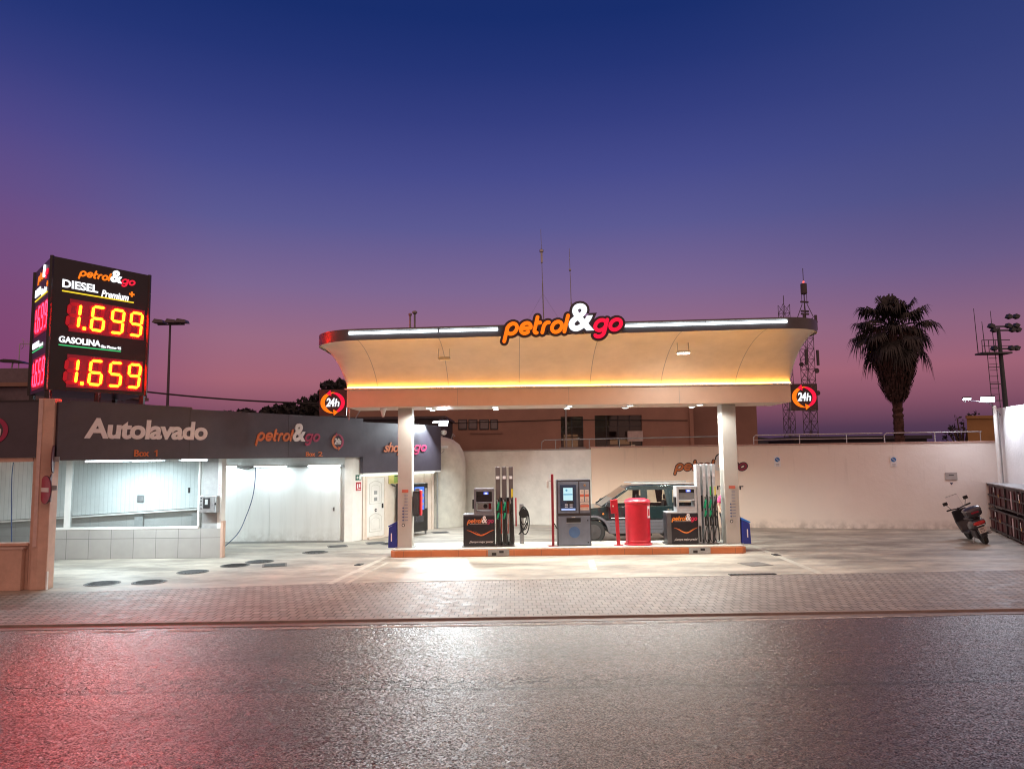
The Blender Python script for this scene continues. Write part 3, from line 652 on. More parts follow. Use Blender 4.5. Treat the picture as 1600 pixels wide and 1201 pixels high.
# tank
tk = thing('water_tank', 'large round-topped white tank standing between the shop and the back wall', 'tank', (-3.02, 29.7, 0))
MB().lathe([(1.12, 0), (1.12, 2.35), (1.10, 2.6), (1.03, 2.9), (.88, 3.18), (.62, 3.38), (.3, 3.48), (.02, 3.5)], n=48).build('body', mat('tank_render', (.66, .65, .58), .75, nz=.14, ns=2, bump=.5, bs=5), tk, True)
MB().lathe([(.2, 3.45), (.2, 3.56), (.02, 3.58)], (0, 0, 0), 16).build('hatch', greym, tk, True); MB().tube([(.55, 0, 3.40), (.62, -.02, 3.62), (.70, -.02, 3.5)], .02, 6).build('vent', steel, tk, True)

# ------------------------------------------------------------------ price sign
pc = (-10.44, 16.4); PW, PH, PL = 2.3, 3.05, 2.05; z0 = 4.31
ps = thing('price_sign', 'tall black box sign on the roof with glowing red and yellow fuel prices', 'sign', (pc[0], pc[1], z0))
th, t2 = R(56), R(132)
ux, ul = Vector((math.cos(th), math.sin(th))), Vector((math.cos(t2), math.sin(t2)))
plan = [Vector((0, 0)), ux*PW, ux*PW+ul*PL, ul*PL]
MB().prism([tuple(p) for p in plan], 0, PH).build('cabinet', darkred, ps)
e_ = MB()
for p in plan: e_.box(p.x-.03, p.x+.03, p.y-.03, p.y+.03, -.01, PH+.012)
e_.build('corner_trim', blackp, ps)
for p in (plan[0], plan[1]*.5, plan[1], plan[3], plan[2]*.9): 
    c_ = p*.94+Vector((.02, .06)); MB().box(c_.x-.05, c_.x+.05, c_.y-.05, c_.y+.05, -.75, -.012).build('support', blackp, ps)
MR = Matrix(((ux.x, -ux.y, 0, 0), (ux.y, ux.x, 0, 0), (0, 0, 1, 0), (0, 0, 0, 1)))   # local -y = outward on the right face
vl = -ul; ML = Matrix(((vl.x, -vl.y, 0, ul.x*PL), (vl.y, vl.x, 0, ul.y*PL), (0, 0, 1, 0), (0, 0, 0, 1)))
SEG = {'0': 'abcdef', '1': 'bc', '2': 'abged', '3': 'abgcd', '4': 'fgbc', '5': 'afgcd', '6': 'afgedc', '9': 'abcdfg', '8': 'abcdefg'}
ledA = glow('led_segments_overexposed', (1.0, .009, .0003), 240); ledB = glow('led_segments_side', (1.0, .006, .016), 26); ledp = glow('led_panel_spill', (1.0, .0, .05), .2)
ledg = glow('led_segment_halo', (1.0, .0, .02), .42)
def digit(mb, ch, x, z, w_, h_, y, th_, g=.012, sl=.08):
    L = {'a': ((0, 1), (1, 1)), 'b': ((1, .5), (1, 1)), 'c': ((1, 0), (1, .5)), 'd': ((0, 0), (1, 0)), 'e': ((0, 0), (0, .5)), 'f': ((0, .5), (0, 1)), 'g': ((0, .5), (1, .5))}
    for k in SEG[ch]:
        (a0, b0), (a1, b1) = L[k]; hor = b0 == b1; pts = []
        iw, ih = w_-th_, h_-th_
        A_ = Vector((th_/2+a0*iw, th_/2+b0*ih)); B_ = Vector((th_/2+a1*iw, th_/2+b1*ih)); d = (B_-A_).normalized(); n = Vector((-d.y, d.x)); A_ = A_+d*g; B_ = B_-d*g; t_ = th_/2
        for q_ in (A_, A_+d*t_+n*t_, B_-d*t_+n*t_, B_, B_-d*t_-n*t_, A_+d*t_-n*t_): pts.append((x+q_.x+sl*q_.y, z+q_.y))
        mb.prism(pts, y, y-.008, 'y')
def price(Mx, s, z, h_, txt, m_, W_):
    k = W_/2.3
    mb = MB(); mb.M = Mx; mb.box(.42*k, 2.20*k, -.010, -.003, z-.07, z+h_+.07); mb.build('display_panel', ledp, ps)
    xs_ = [.36, .87, 1.33, 1.79]; j = 0
    for x in xs_: gh = MB(); gh.M = Mx; digit(gh, '8', (x-.03)*k, z, .33*k, h_, -.012, .085); gh.build('digit_halo', ledg, ps)  # dim eights show unlit segments and imitate the red halo round lit digits
    for ch in txt:
        if ch == '.':
            mb = MB(); mb.M = Mx; mb.box(.72*k, .79*k, -.032, -.024, z, z+.07); mb.build('decimal_point', m_, ps); continue
        mb = MB(); mb.M = Mx; digit(mb, ch, (xs_[j]-.05 if False else xs_[j]-(.05 if ch == '1' else 0))*k, z, .33*k, h_, -.024, .060); mb.build('digit', m_, ps); j += 1
for Mx, W_, m_ in ((MR, PW, ledA), (ML, PL, ledB)):
    k = W_/2.3
    price(Mx, 0, 1.44, .62, '1.699', m_, W_); price(Mx, 0, .15, .62, '1.659', m_, W_)
    logo(ps, .57*k, 1.93*k, 2.70, 3.0, -.003, LO, .015, Mx)
    text('lettering', 'DIESEL', (.24*k, 1.04*k, 2.37, 2.56), -.003, gW, ps, 0, .03, .012, Mx)
    text('lettering', 'Premium', (1.12*k, 1.78*k, 2.30, 2.47), -.003, gW, ps, .25, .02, .012, Mx)
    text('lettering', '+', (1.79*k, 1.92*k, 2.42, 2.55), -.003, gO, ps, 0, .06, .012, Mx)
    mb = MB(); mb.M = Mx; mb.box(.24*k, 1.91*k, -.012, -.003, 2.27, 2.30); mb.build('underline', gY, ps)
    text('lettering', 'GASOLINA', (.22*k, 1.15*k, 1.09, 1.24), -.003, gW, ps, 0, .03, .012, Mx)
    text('lettering', 'Sin Plomo 95', (1.17*k, 1.64*k, 1.07, 1.14), -.003, gW, ps, 0, .03, .012, Mx)
    mb = MB(); mb.M = Mx; mb.box(.22*k, 1.64*k, -.012, -.003, 1.02, 1.045); mb.build('underline', gG, ps)

# ------------------------------------------------------------------ canopy
cn = thing('canopy', 'large beige flared station canopy on two square columns with lit white tubes and orange strip', 'canopy', (1.56, 20.97, 0), world=True)
BX0, BX1, BY0, BY1 = -4.55, 7.67, 20.2, 21.75
TX0, TX1, TY0, TY1 = -4.84, 7.66, 17.3, 24.65
def rrect(x0, x1, y0, y1, r_, n=10):
    pts = []
    for cx, cy, a0 in ((x1-r_, y0+r_, -90), (x1-r_, y1-r_, 0), (x0+r_, y1-r_, 90), (x0+r_, y0+r_, 180)):
        for i in range(n+1): a = R(a0+90*i/n); pts.append((cx+r_*math.cos(a), cy+r_*math.sin(a)))
    return pts
def ztilt(x): return (x-1.5)*.0155
def ring(u, z, tilt):
    l_ = lambda a, b_: a+(b_-a)*u
    return [(x, y, z+ztilt(x)*tilt) for x, y in rrect(l_(BX0, TX0), l_(BX1, TX1), l_(BY0, TY0), l_(BY1, TY1), l_(.03, 1.15))]
prof = []
for i in range(15):
    a = math.pi/2*i/14; prof.append((1-math.cos(a)**1.15 if False else (i/14)**1.25, math.sin(math.pi/2*(i/14)**.92)))
ZB, ZT = 4.60, 5.60
def loft(rings):
    mb = MB(); n = len(rings[0]); mb.v = [p for r_ in rings for p in r_]
    for i in range(len(rings)-1):
        for k in range(n): mb.f.append((i*n+k, i*n+(k+1) % n, (i+1)*n+(k+1) % n, (i+1)*n+k))
    mb.mi = [0]*len(mb.f); return mb
sof = loft([ring(u, ZB+(ZT-ZB)*v, v) for u, v in prof]).build('soffit', beige, cn, True)
bm_ = loft([ring(1, ZT-.045, 1), [(x, y, z+.23) for x, y, z in ring(1, ZT, 1)]])
n0 = len(bm_.v)//2; bm_.f.append(tuple(range(n0, 2*n0))); bm_.mi.append(0)
bandm = mat('canopy_edge_band', (.075, .072, .078), .35, nz=.08)
bm_.build('edge_band', bandm, cn, True)
bx('beam_box', boxclad, cn, BX0, BX1, BY0, BY1, 4.08, 4.56)
for x in (-1.5, 1.56, 4.6): bx('cladding_joint', greym, cn, x-.004, x+.004, BY0-.003, BY0-.0005, 4.09, 4.55)
bx('strip_ledge', white, cn, BX0-.05, BX1+.02, BY0-.08, BY1+.05, 4.562, 4.598)
ledo = glow('orange_led_strip', (1.0, .40, .05), 50)
MB().tube([(BX0+.02, BY0-.055, 4.615), (BX1-.02, BY0-.055, 4.612)], .012, 8).build('led_strip', ledo, cn, True)
cove = glow('added_fill_led', (1.0, .42, .06), 60)  # unseen strip added behind the band lip to brighten the upper soffit
MB().tube([(x, TY0+.075, ZT-.022+ztilt(x)) for x in (-3.7, 6.5)], .011, 6).build('hidden_fill_strip', cove, cn, True)
def sofp(x, u_):
    k = u_*14; i = min(13, int(k)); f = k-i; u = prof[i][0]*(1-f)+prof[i+1][0]*f; v = prof[i][1]*(1-f)+prof[i+1][1]*f
    return BY0+(TY0-BY0)*u, ZB+(ZT-ZB)*v+ztilt(x)*v
for x in (-3.7, -1.75, .2, 2.15, 4.1, 6.15):
    mb = MB(); vs = []
    for i in range(15):
        y, z = sofp(x, i/14); vs += [(x-.009, y-.002, z-.004), (x+.009, y-.002, z-.004)]
    mb.add(vs, [(2*i, 2*i+1, 2*i+3, 2*i+2) for i in range(14)]); mb.build('soffit_joint', greym, cn)
tubw = glow('white_led_tube', (.86, .95, 1.0), 5)
def ztube(x): return ZT+.12+ztilt(x)
for x0, x1 in ((-3.86, -1.75), (-1.70, -.32), (2.70, 4.6), (4.62, 6.55)):
    MB().tube([(x0, 17.26, ztube(x0)), (x1, 17.26, ztube(x1))], .030, 8).build('light_tube', tubw, cn, True)
    MB().prism([(x0, ztube(x0)+.055), (x1, ztube(x1)+.055), (x1, ztube(x1)+.075), (x0, ztube(x0)+.075)], 17.22, 17.298, 'y').build('tube_shade', greym, cn)
for x in (-3.03, 6.10):
    cmb = bx('column', colm, cn, x-.20, x+.20, 20.75, 21.17, .2, 4.079, bevel=.012)
    bx('base_plate', greym, cn, x-.26, x+.26, 20.70, 21.22, .2, .215)
for x in (-2.33, -.48, 1.6, 3.3, 5.24):
    for y in (20.55, 21.45):
        t_ = MB().lathe([(.11, 4.075), (.11, 4.055), (.075, 4.05)], (x, y, 0), 20).build('downlight', white, cn, True)
        MB().lathe([(.07, 4.052), (.07, 4.046)], (x, y, 0), 16).build('lens', glow('downlight_lens', (.92, 1.0, .96), 22), t_)
        lamp('SPOT', 'down_light', cn, (x, y, 4.03), 470, (.95, 1.0, .93), spot_size=R(164), spot_blend=.45, shadow_soft_size=.08)
# price/info strips on the columns
def strip_notice(x, lb):
    t_ = thing('payment_sticker', lb, 'sticker', (x, 20.748, 0)); mb = MB()
    bx('heading', mat('faded_red_label', (.50, .12, .08), .5), t_, -.09, .09, -.004, 0, 1.72, 1.80)
    for i in range(9):
        z = 1.62-i*.085
        bx('label_line', mat('label_grey', (.28, .30, .36), .5), t_, -.02, .08, -.004, 0, z, z+.03)
        if i > 3: MB().lathe([(.022, 0), (.022, -.004)], (-.055, 0, z+.015), 12, 'y').build('symbol', mat('label_blue', (.06, .10, .25), .5), t_)
    z = .82; MB().lathe([(.045, 0), (.045, -.004)], (-.05, 0, z), 16, 'y').build('round_symbol', blackp, t_); MB().lathe([(.025, -.004), (.025, -.007)], (-.05, 0, z), 14, 'y').build('round_centre', whitep, t_)
    return t_
strip_notice(-3.02, 'strip of small payment stickers on the left canopy column'); strip_notice(6.11, 'strip of small payment stickers on the right canopy column')
# illuminated emblem sign
es = thing('emblem_sign', 'big lit orange, white and red lettering sign on the canopy front edge', 'sign', (1.2, 17.2, 5.6), rot=(0, R(-1.6), 0))
W_ = 2.86
gOb = glow('emblem_orange', (1.0, .17, .0), 1.3); gWb = glow('emblem_white', (.92, .95, 1.0), 1.25); gRb = glow('emblem_red', (1.0, .0, .045), 1.1)
word('petrol', -1.42, .19, -.055, .32, -.10, gOb, es, None, .03); word('petrol', -1.42, .19, -.055, .32, -.05, mat('emblem_backing', (.045, .035, .045), .4), es, None, .045, grow=.19, name='letter_backing')
text('lettering', '&', (.15, .74, -.02, .64), -.118, gWb, es, .08, .028, .03)
word('go', .72, 1.43, -.055, .32, -.10, gRb, es, None, .03); word('go', .72, 1.43, -.055, .32, -.05, mat('emblem_backing', (.045, .035, .045), .4), es, None, .045, grow=.19, name='letter_backing')
for bd, rc, ref, sh in (('&', (.15, .74, -.02, .64), .028, .08),):
    text('letter_backing', bd, rc, -.04, mat('emblem_backing', (.045, .035, .045), .4), es, sh, .100, .06, None, .93, ref=ref)
bx('backing_bar', blackp, es, -1.25, 1.25, -.035, -.01, .0, .22)
for x in (-.9, .8): bx('mount', greym, es, x-.04, x+.04, -.01, .14, .02, .2)
# 24h signs at both ends
for cx, lb in ((-4.96, 'lit 24h sign at the left end of the canopy beam'), (8.07, 'lit 24h sign at the right end of the canopy beam')):
    t_ = thing('open_hours_sign', lb, 'sign', (cx, 20.35, 4.22), 0, '24h signs at the canopy ends'); MB().box(-.375, .375, -.06, .06, -.37, .37).build('cabinet', mat('sign_cabinet', (.05, .03, .035), .45), t_, bevel=.01)
    badge24(t_, 0, 0, .30, -.062, (gOb, gWb, gRb))
    bx('bracket', steel, t_, (.376 if cx < 0 else -.42), (.41 if cx < 0 else -.376), -.03, .03, -.1, .1)
tag(MB().tube([(-4.5, 20.3, 4.07), (-4.5, 20.3, 3.75)], .02, 8).build('pipe_stub', steel, None, True), 'short steel pipe stub below the left end of the canopy', 'pipe')
# bracket light under the beam end
t_ = thing('loudspeaker', 'pale horn loudspeaker hanging under the canopy left of the left column', 'loudspeaker', (-3.62, 20.6, 4.07)); MB().lathe([(.03, .0), (.06, .12), (.10, .24)], (0, 0, -.24), 14).build('horn', white, t_, True); bx('bracket', greym, t_, -.05, .05, -.03, .03, -.05, .0)
# projector lamps on the soffit
for (px, py, lit, lb) in ((694, 560, False, 'unlit floodlight bracket on the left half of the canopy soffit'), (1068, 555, True, 'lit floodlight on a bracket on the right half of the canopy soffit')):
    x = P(px, py, 18.4).x; y, z = sofp(x, .66)
    t_ = thing('soffit_floodlight', lb, 'floodlight', (x, y-.02, z-.02), 0, 'bracket floodlights on the canopy soffit')
    MB().tube([(-.14, 0, 0), (-.14, -.05, -.22), (.14, -.05, -.22), (.14, 0, 0)], .012, 6).build('bracket', greym, t_, True)
    MB().box(-.15, .15, -.17, .07, -.27, -.22).build('housing', greym, t_, bevel=.01)
    bx('lens', glow('soffit_flood_lens', (1, .98, .9), 30) if lit else mat('dull_glass', (.4, .4, .38), .2), t_, -.13, .13, -.15, .05, -.285, -.271)
    if lit: lamp('AREA', 'flood_light', t_, (0, -.05, -.30), 60, (1, .97, .9), shape='RECTANGLE', size=.26, size_y=.2)
# vent pipes
t_ = thing('vent_pipe', 'left one of two thin vent pipes rising above the canopy', 'vent pipe', (-2.95, 21.2, 5.6), 0, 'vent pipes above the canopy'); MB().tube([(0, 0, 0), (0, 0, 1.22)], .028, 8).build('pipe', greym, t_, True); MB().lathe([(.035, 1.2), (.05, 1.22), (.05, 1.27), (.03, 1.28)], n=10).build('cap', greym, t_, True)
t_ = thing('vent_pipe', 'right one of two thin vent pipes with a wider cap above the canopy', 'vent pipe', (-2.83, 21.3, 5.6), 0, 'vent pipes above the canopy'); MB().tube([(0, 0, 0), (0, 0, 1.30)], .028, 8).build('pipe', greym, t_, True); MB().lathe([(.035, 1.27), (.075, 1.30), (.075, 1.35), (.03, 1.37)], n=10).build('cap', greym, t_, True)

# ------------------------------------------------------------------ island
IX0, IX1 = -3.36, 6.32
isl = MB().prism([(IX0+.12, 20.3), (IX1-.12, 20.3), (IX1, 20.42), (IX1, 21.7), (IX1-.12, 21.82), (IX0+.12, 21.82), (IX0, 21.7), (IX0, 20.42)], -.01, .165).build('pump_island', island_mat)
tag(isl, kind='structure')
MB().prism([(IX0+.14, 20.34), (IX1-.14, 20.34), (IX1-.04, 20.44), (IX1-.04, 21.68), (IX1-.14, 21.78), (IX0+.14, 21.78), (IX0+.04, 21.68), (IX0+.04, 20.44)], .166, .2).build('island_top', mat('island_concrete', (.55, .53, .48), .6, nz=.12), isl)
for px, nm in ((859/5+590-.5*31+16, 'left'), (1085, 'right')):
    x = (px-800)/1150*20.3 if nm == 'right' else -.42
    t_ = thing('cable_box', ('grey' if nm == 'right' else 'brownish')+' access box set into the orange kerb below the '+nm+' pump', 'access box', (x, 20.285, .01), 0, 'access boxes in the island kerb')
    MB().box(-.29, .29, -.01, .015, 0, .17).build('plate', steel if nm == 'right' else greym, t_, bevel=.004); bx('socket', blackp, t_, -.18, -.06, -.016, -.0105, .02, .09); bx('latch', blackp, t_, .02, .14, -.016, -.0105, .08, .14)

silver = mat('brushed_silver_panel', (.58, .60, .62), .35, metal=.5, nz=.08, ns=10)
pumpdark = mat('dark_pump_panel', (.016, .013, .018), .35, nz=.15)
bronze = mat('dark_bronze_column', (.14, .12, .12), .35, metal=.5, nz=.1)
wave1 = mat('orange_wave_print', (.62, .13, .03), .4, nz=.1); wave2 = mat('bright_wave_print', (.95, .42, .08), .4, nz=.1)
greenn = mat('green_nozzle_guard', (.0, .30, .14), .4, nz=.05)
def wave_mb(y, w0, w1, zc, amp, wd0):
    mb = MB(); vs = []
    for i in range(31):
        f = i/30; x = w0+(w1-w0)*f; z = zc+amp*math.cos(2*math.pi*(f*.95+.02))*(1 if f < .5 else 1.05); wd = wd0*(.25+math.sin(math.pi*f))
        vs += [(x, y, z-wd), (x, y, z+wd*.4)]
    mb.add(vs, [(2*i, 2*i+1, 2*i+3, 2*i+2) for i in range(30)]); return mb
def pump(lb, loc, bright):
    t_ = thing('fuel_pump', lb, 'fuel pump', loc, 0, 'fuel pumps on the island')
    lm, hm, tm = (LP, silver, silver) if bright else (LP, mat('grey_pump_housing', (.16, .15, .17), .4, metal=.3), bronze)
    if bright: lm = (mat('bright_orange_print', (.80, .25, .03), .4), whitep, mat('bright_red_print', (.62, .02, .08), .4))
    cab = MB().box(-.70, .17, -.26, .26, .03, .86).build('cabinet', pumpdark, t_, bevel=.02)
    bx('plinth', mat('pump_plinth', (.10, .09, .09), .6), t_, -.74, .72, -.28, .28, 0, .029)
    bx('cabinet_top', hm, t_, -.70, .17, -.25, .25, .8605, .895, bevel=.006)
    if bright: bx('side_panel', mat('grey_side_panel', (.10, .095, .10), .5), t_, -.702, -.58, -.265, -.2605, .04, .85)
    yy = -.2625
    xo = .03 if bright else 0
    logo(cab, -.60+xo, .15, .655, .85, yy, lm, .004)
    wave_mb(yy-.001, -.60+xo*3, .16, .40, .065, .022).build('wave_print', wave1, cab); wave_mb(yy-.003, -.42, .06, .385, .055, .007).build('wave_print', wave2 if bright else wave1, cab)
    text('lettering', '¡Siempre mejor precio!', (-.53+xo, .13, .10, .175), yy, whitep, cab, .25, .01, .003)
    bx('subtitle', mat('subtitle_print', (.5, .45, .43), .5), cab, -.52+xo, .0, yy-.003, yy, .63, .642)
    # head unit: a framed display with an opening below it
    hd = MB().box(-.40, -.34, -.24, .2, .90, 1.60).box(.10, .16, -.24, .2, .90, 1.60).box(-.34, .10, -.24, .2, 1.52, 1.60).box(-.34, .10, -.24, .2, .90, .98).box(-.34, .10, -.24, .2, 1.20, 1.23).build('head_frame', hm, t_, bevel=.006)
    bx('display', blackp, hd, -.339, .099, -.20, .1, 1.42, 1.519); bx('screen_panel', mat('pump_glass_dark', (.03, .03, .035), .12) if not bright else mat('pump_glass_light', (.24, .27, .29), .2), hd, -.339, .099, -.19, .08, 1.231, 1.419)
    bx('digit_display', glow('pump_display_blue', (.10, .16, .9), 1.5), hd, -.13, .0, -.206, -.2005, 1.44, 1.50); bx('numerals', glow('pump_display_white', (.7, .8, 1.0), 1.6), hd, -.10, -.03, -.211, -.2065, 1.45, 1.49)
    if not bright: bx('poster', whitep, hd, -.32, .085, .0, .02, 1.0, 1.195); bx('poster_red', red, hd, .0, .08, -.008, -.001, 1.02, 1.18); MB().lathe([(.06, -.001), (.06, -.006)], (-.09, 0, 1.1), 14, 'y').build('poster_symbol', blackp, hd)
    else: bx('shelf', silver, hd, -.34, .10, -.22, .15, .981, 1.04)
    bx('card_reader', blackp, t_, -.45, -.402, -.18, 0, 1.04, 1.30)
    # hose columns
    if bright: cols = [(.235, .10), (.395, .085), (.535, .085), (.665, .085)]
    else: cols = [(.27, .13), (.45, .13), (.635, .12)]
    for i, (cx, wd) in enumerate(cols):
        c_ = MB().box(cx-wd/2, cx+wd/2, -.20, .14, .03, 2.20).build('hose_column', tm, t_, bevel=.005)
        bx('channel', blackp, c_, cx-wd/2+.02, cx+wd/2-.02, -.205, -.2005, .5 if bright and i else .06, 1.30 if not (bright and i == 0) else .5)
        if i or not bright:
            bx('label', mat('column_label', (.62, .60, .62), .5), c_, cx-wd*.35, cx+wd*.35, -.206, -.2005, 1.86, 1.94)
            if bright and i >= 2 or (not bright and i == 2): bx('fuel_label', mat('fuel_label_green', (.05, .5, .12), .4) if (bright and i == 2) else mat('fuel_label_yellow', (.7, .6, .05), .4), c_, cx+.005, cx+wd*.45, -.206, -.2005, 1.34, 1.58)
    bx('nozzle_panel', pumpdark, t_, cols[0][0]+.07 if bright else .2, .70, -.12, .12, .9, 1.34)
    bx('lower_panel', pumpdark, t_, .19, .70, -.10, .10, .03, .12)
    noz = cols[1:] if bright else cols
    for i, (cx, wd) in enumerate(noz):
        g_ = greenn if i < 2 else blackp
        for z, s_ in ((1.10, 1), (.84, .75)) if bright or True else ():
            n_ = MB().prism([(-.0, .10), (.03, .12), (.055, .0), (.07, -.08), (.045, -.12), (.01, -.10), (-.005, -.02)], -.02, .02, 'x').build('nozzle', g_, t_)
            n_.location = (cx, -.235, z); n_.scale = (1.3, s_, s_); n_.rotation_euler = (0, R(12), 0)
            if s_ == 1: n2 = MB().tube([(cx-.01, -.22, z+.07), (cx-.025, -.22, z+.19)], .014, 8).build('spout', steel, t_, True)
        d = .03+.015*i
        pts = [(cx+.01, -.24, .80), (cx+.05, -.26, .60), (cx-.02, -.28, .40), (cx-.05, -.29, .18), (cx+.01, -.30, .02+d), (cx+.07, -.29, .14), (cx+.06, -.26, .5), (cx+.05, -.24, 1.0), (cx+.05, -.21, 1.36)]
        V = [Vector(p) for p in pts]; o_ = []
        for a in range(len(V)-1):
            p0, p1, p2, p3 = V[max(a-1, 0)], V[a], V[a+1], V[min(a+2, len(V)-1)]
            for k in range(5):
                f = k/5; o_.append(.5*((2*p1)+(p2-p0)*f+(2*p0-5*p1+4*p2-p3)*f*f+(3*p1-p0-3*p2+p3)*f**3))
        MB().tube(o_+[V[-1]], .015, 6).build('hose', rubber, t_, True)
    if not bright:
        for x in (.36, .545): MB().tube([(x, -.15, .35), (x, -.15, 1.24)], .017, 8).build('red_hose_cover', mat('red_hose_cover', (.62, .06, .03), .4), t_, True); MB().tube([(x, -.15, .14), (x, -.15, .349)], .012, 6).build('hose_end', rubber, t_, True)
    return t_
pump('dark fuel pump with red striped hose covers on the left of the island', (-.70, 20.98, .2), False)
pump('silver fuel pump with green nozzles beside the right column', (4.955, 20.98, .2), True)
# air / water hose reel stand behind left pump
t_ = thing('hose_reel_stand', 'coiled black hose on a stand just right of the dark pump', 'hose stand', (.22, 21.4, .2))
bx('post', steel, t_, -.05, .07, -.04, .04, 0, 1.12); bx('red_bar', red, t_, -.17, -.13, -.03, .03, .5, 1.30)
for k, r_ in enumerate((.16, .20, .23)):
    pts = [(.06+r_*.55*math.cos(a)+.02*k, -.06-.02*k, .80+r_*1.6*math.sin(a)-.08*k) for a in [i*math.pi/12 for i in range(25)]]
    MB().tube(pts, .016, 6).build('hose_coil', rubber, t_, True)
MB().tube([(.16, -.1, .6), (.06, -.12, .4), (-.08, -.12, .28)], .018, 6).build('hose_end', rubber, t_, True)
MB().lathe([(.02, -.12), (.13, -.11), (.13, -.05), (.02, -.04)], (.06, 0, .86), 18, 'y').build('reel', blackp, t_, True)
# thin dark red post left of the terminal
t_ = thing('red_post', 'tall thin dark red post left of the payment terminal', 'post', (1.09, 20.75, .2)); MB().box(-.035, .035, -.035, .035, .012, 1.98).build('shaft', darkredp, t_, bevel=.005); bx('base_plate', darkredp, t_, -.13, .13, -.08, .08, 0, .011)
bx('bracket', steel, t_, -.15, -.036, -.01, .01, 1.78, 1.80); bx('glove_box', mat('pale_box', (.5, .45, .42), .5), t_, -.16, -.10, -.05, .05, 1.60, 1.79); MB().tube([(.04, 0, .62), (.1, -.02, .5), (.14, 0, .46)], .015, 6).build('cable', rubber, t_, True)
# payment terminal
t_ = thing('payment_terminal', 'grey-blue self-service payment terminal with glowing screen on the island', 'payment terminal', (1.68, 20.92, .2))
tb = mat('terminal_grey_blue', (.17, .20, .26), .42, metal=.3, nz=.08); td = mat('terminal_edge', (.04, .035, .04), .4)
MB().box(-.47, .47, -.22, .3, 0, 1.82).build('cabinet', td, t_, bevel=.012)
bx('lower_door', tb, t_, -.44, .44, -.24, -.221, .03, .82, bevel=.004); up = bx('upper_panel', tb, t_, -.44, .13, -.235, -.221, .90, 1.76, bevel=.004); bx('side_panel', tb, t_, .16, .44, -.235, -.221, .90, 1.76, bevel=.004)
scn = bx('screen_surround', mat('terminal_navy', (.03, .05, .10), .3), t_, -.38, .07, -.245, -.236, .96, 1.68)
bx('screen', glow('terminal_screen', (.55, .85, .92), 1.0), scn, -.29, -.03, -.252, -.2455, 1.25, 1.60); bx('screen_banner', glow('terminal_screen_blue', (.1, .4, .65), .9), scn, -.285, -.035, -.256, -.2525, 1.40, 1.43)
MB().lathe([(.03, -.253), (.03, -.257)], (-.2, 0, 1.53), 12, 'y').build('screen_symbol', glow('terminal_screen_blue', (.1, .4, .65), .9), scn)
bx('keypad_light', glow('terminal_keypad_glow', (.45, .6, 1.0), 1.0), scn, -.35, .04, -.250, -.2455, .98, 1.03)
for x in (-.25, -.12): 
    for z in (1.06, 1.12): bx('key', mat('keypad_key', (.55, .6, .7), .4), scn, x, x+.08, -.256, -.2455, z, z+.03)
bx('reader', blackp, scn, -.2, .0, -.27, -.2455, 1.155, 1.215)
for x0, x1, z0_, z1_ in ((.175, .28, 1.22, 1.54), (.31, .42, 1.22, 1.54), (.18, .42, .98, 1.20)):
    k_ = bx('price_card', mat('price_card', (.72, .62, .56), .5), t_, x0, x1, -.242, -.2355, z0_, z1_)
    bx('card_band', mat('card_band_red', (.60, .14, .08), .5), k_, x0, x1, -.246, -.2425, (z0_+z1_)/2-.03, (z0_+z1_)/2+.035)
    for z in (z0_+.04, z1_-.06): bx('card_line', mat('card_print', (.2, .18, .2), .5), k_, x0+.02, x1-.02, -.246, -.2425, z, z+.014)
MB().lathe([(.035, -.236), (.03, -.26)], (.31, 0, 1.66), 14, 'y').build('lock', mat('brass', (.5, .3, .15), .3, metal=.8), t_)
bx('receipt_slot', blackp, t_, -.21, .18, -.25, -.2405, .65, .77); bx('slot_lip', steel, t_, -.22, .19, -.262, -.2405, .63, .648); bx('receipt_light', mat('pale_box', (.5, .45, .42), .5), t_, -.07, .03, -.262, -.2405, .78, .80)
MB().lathe([(.155, -.2405), (.155, -.244)], (0, 0, .38), 28, 'y').build('round_emblem', mat('emblem_blue', (.07, .15, .32), .4), t_)
bx('latch', blackp, t_, .36, .39, -.25, -.2405, .68, .72); bx('latch', blackp, t_, .36, .39, -.25, -.2405, .08, .12)
# leaning short red post with box
t_ = thing('red_post', 'short red post with a red box leaning beside the red bin', 'post', (2.90, 20.72, .2), 0, None, rot=(0, R(-2.5), 0)); MB().box(-.05, .05, -.03, .03, .012, 1.27).build('shaft', red, t_, bevel=.005); bx('base_plate', red, t_, -.12, .12, -.08, .08, 0, .011)
MB().box(-.16, .0, -.10, -.031, .88, 1.26).build('box', red, t_, bevel=.01); bx('lock', whitep, t_, -.11, -.08, -.106, -.1005, 1.07, 1.11)
# red bin
t_ = thing('red_bin', 'large red cylindrical bin with domed lid on the island', 'bin', (3.48, 20.92, .2))
MB().lathe([(.385, 0), (.385, .03), (.35, .05), (.345, .10), (.345, 1.13)], n=40).build('body', red, t_, True); MB().lathe([(.348, .115), (.356, .12), (.348, .13)], n=40).build('hoop', red, t_, True)
MB().lathe([(.355, 1.131), (.365, 1.15), (.365, 1.19), (.33, 1.235), (.22, 1.275), (.02, 1.285)], n=40).build('lid', red, t_, True); MB().lathe([(.02, 1.08), (.02, -.0)], (0, 0, 0), 8)
mb = MB()
for i in range(7):
    a0 = R(-48+i*3.2); a1_ = R(-48+(i+1)*3.2); mb.quad(*[(.3475*math.cos(a), .3475*math.sin(a), z) for a, z in ((a0, .74), (a1_, .74), (a1_, 1.07), (a0, 1.07))])
lb_ = mb.build('label', whitep, t_)
mb = MB()
for i in range(1, 6):
    a0 = R(-48+i*3.2); a1_ = R(-48+(i+1)*3.2); mb.quad(*[(.349*math.cos(a), .349*math.sin(a), z) for a, z in ((a0, .80), (a1_, .80), (a1_, .99), (a0, .99))])
mb.build('label_panel', red, lb_)
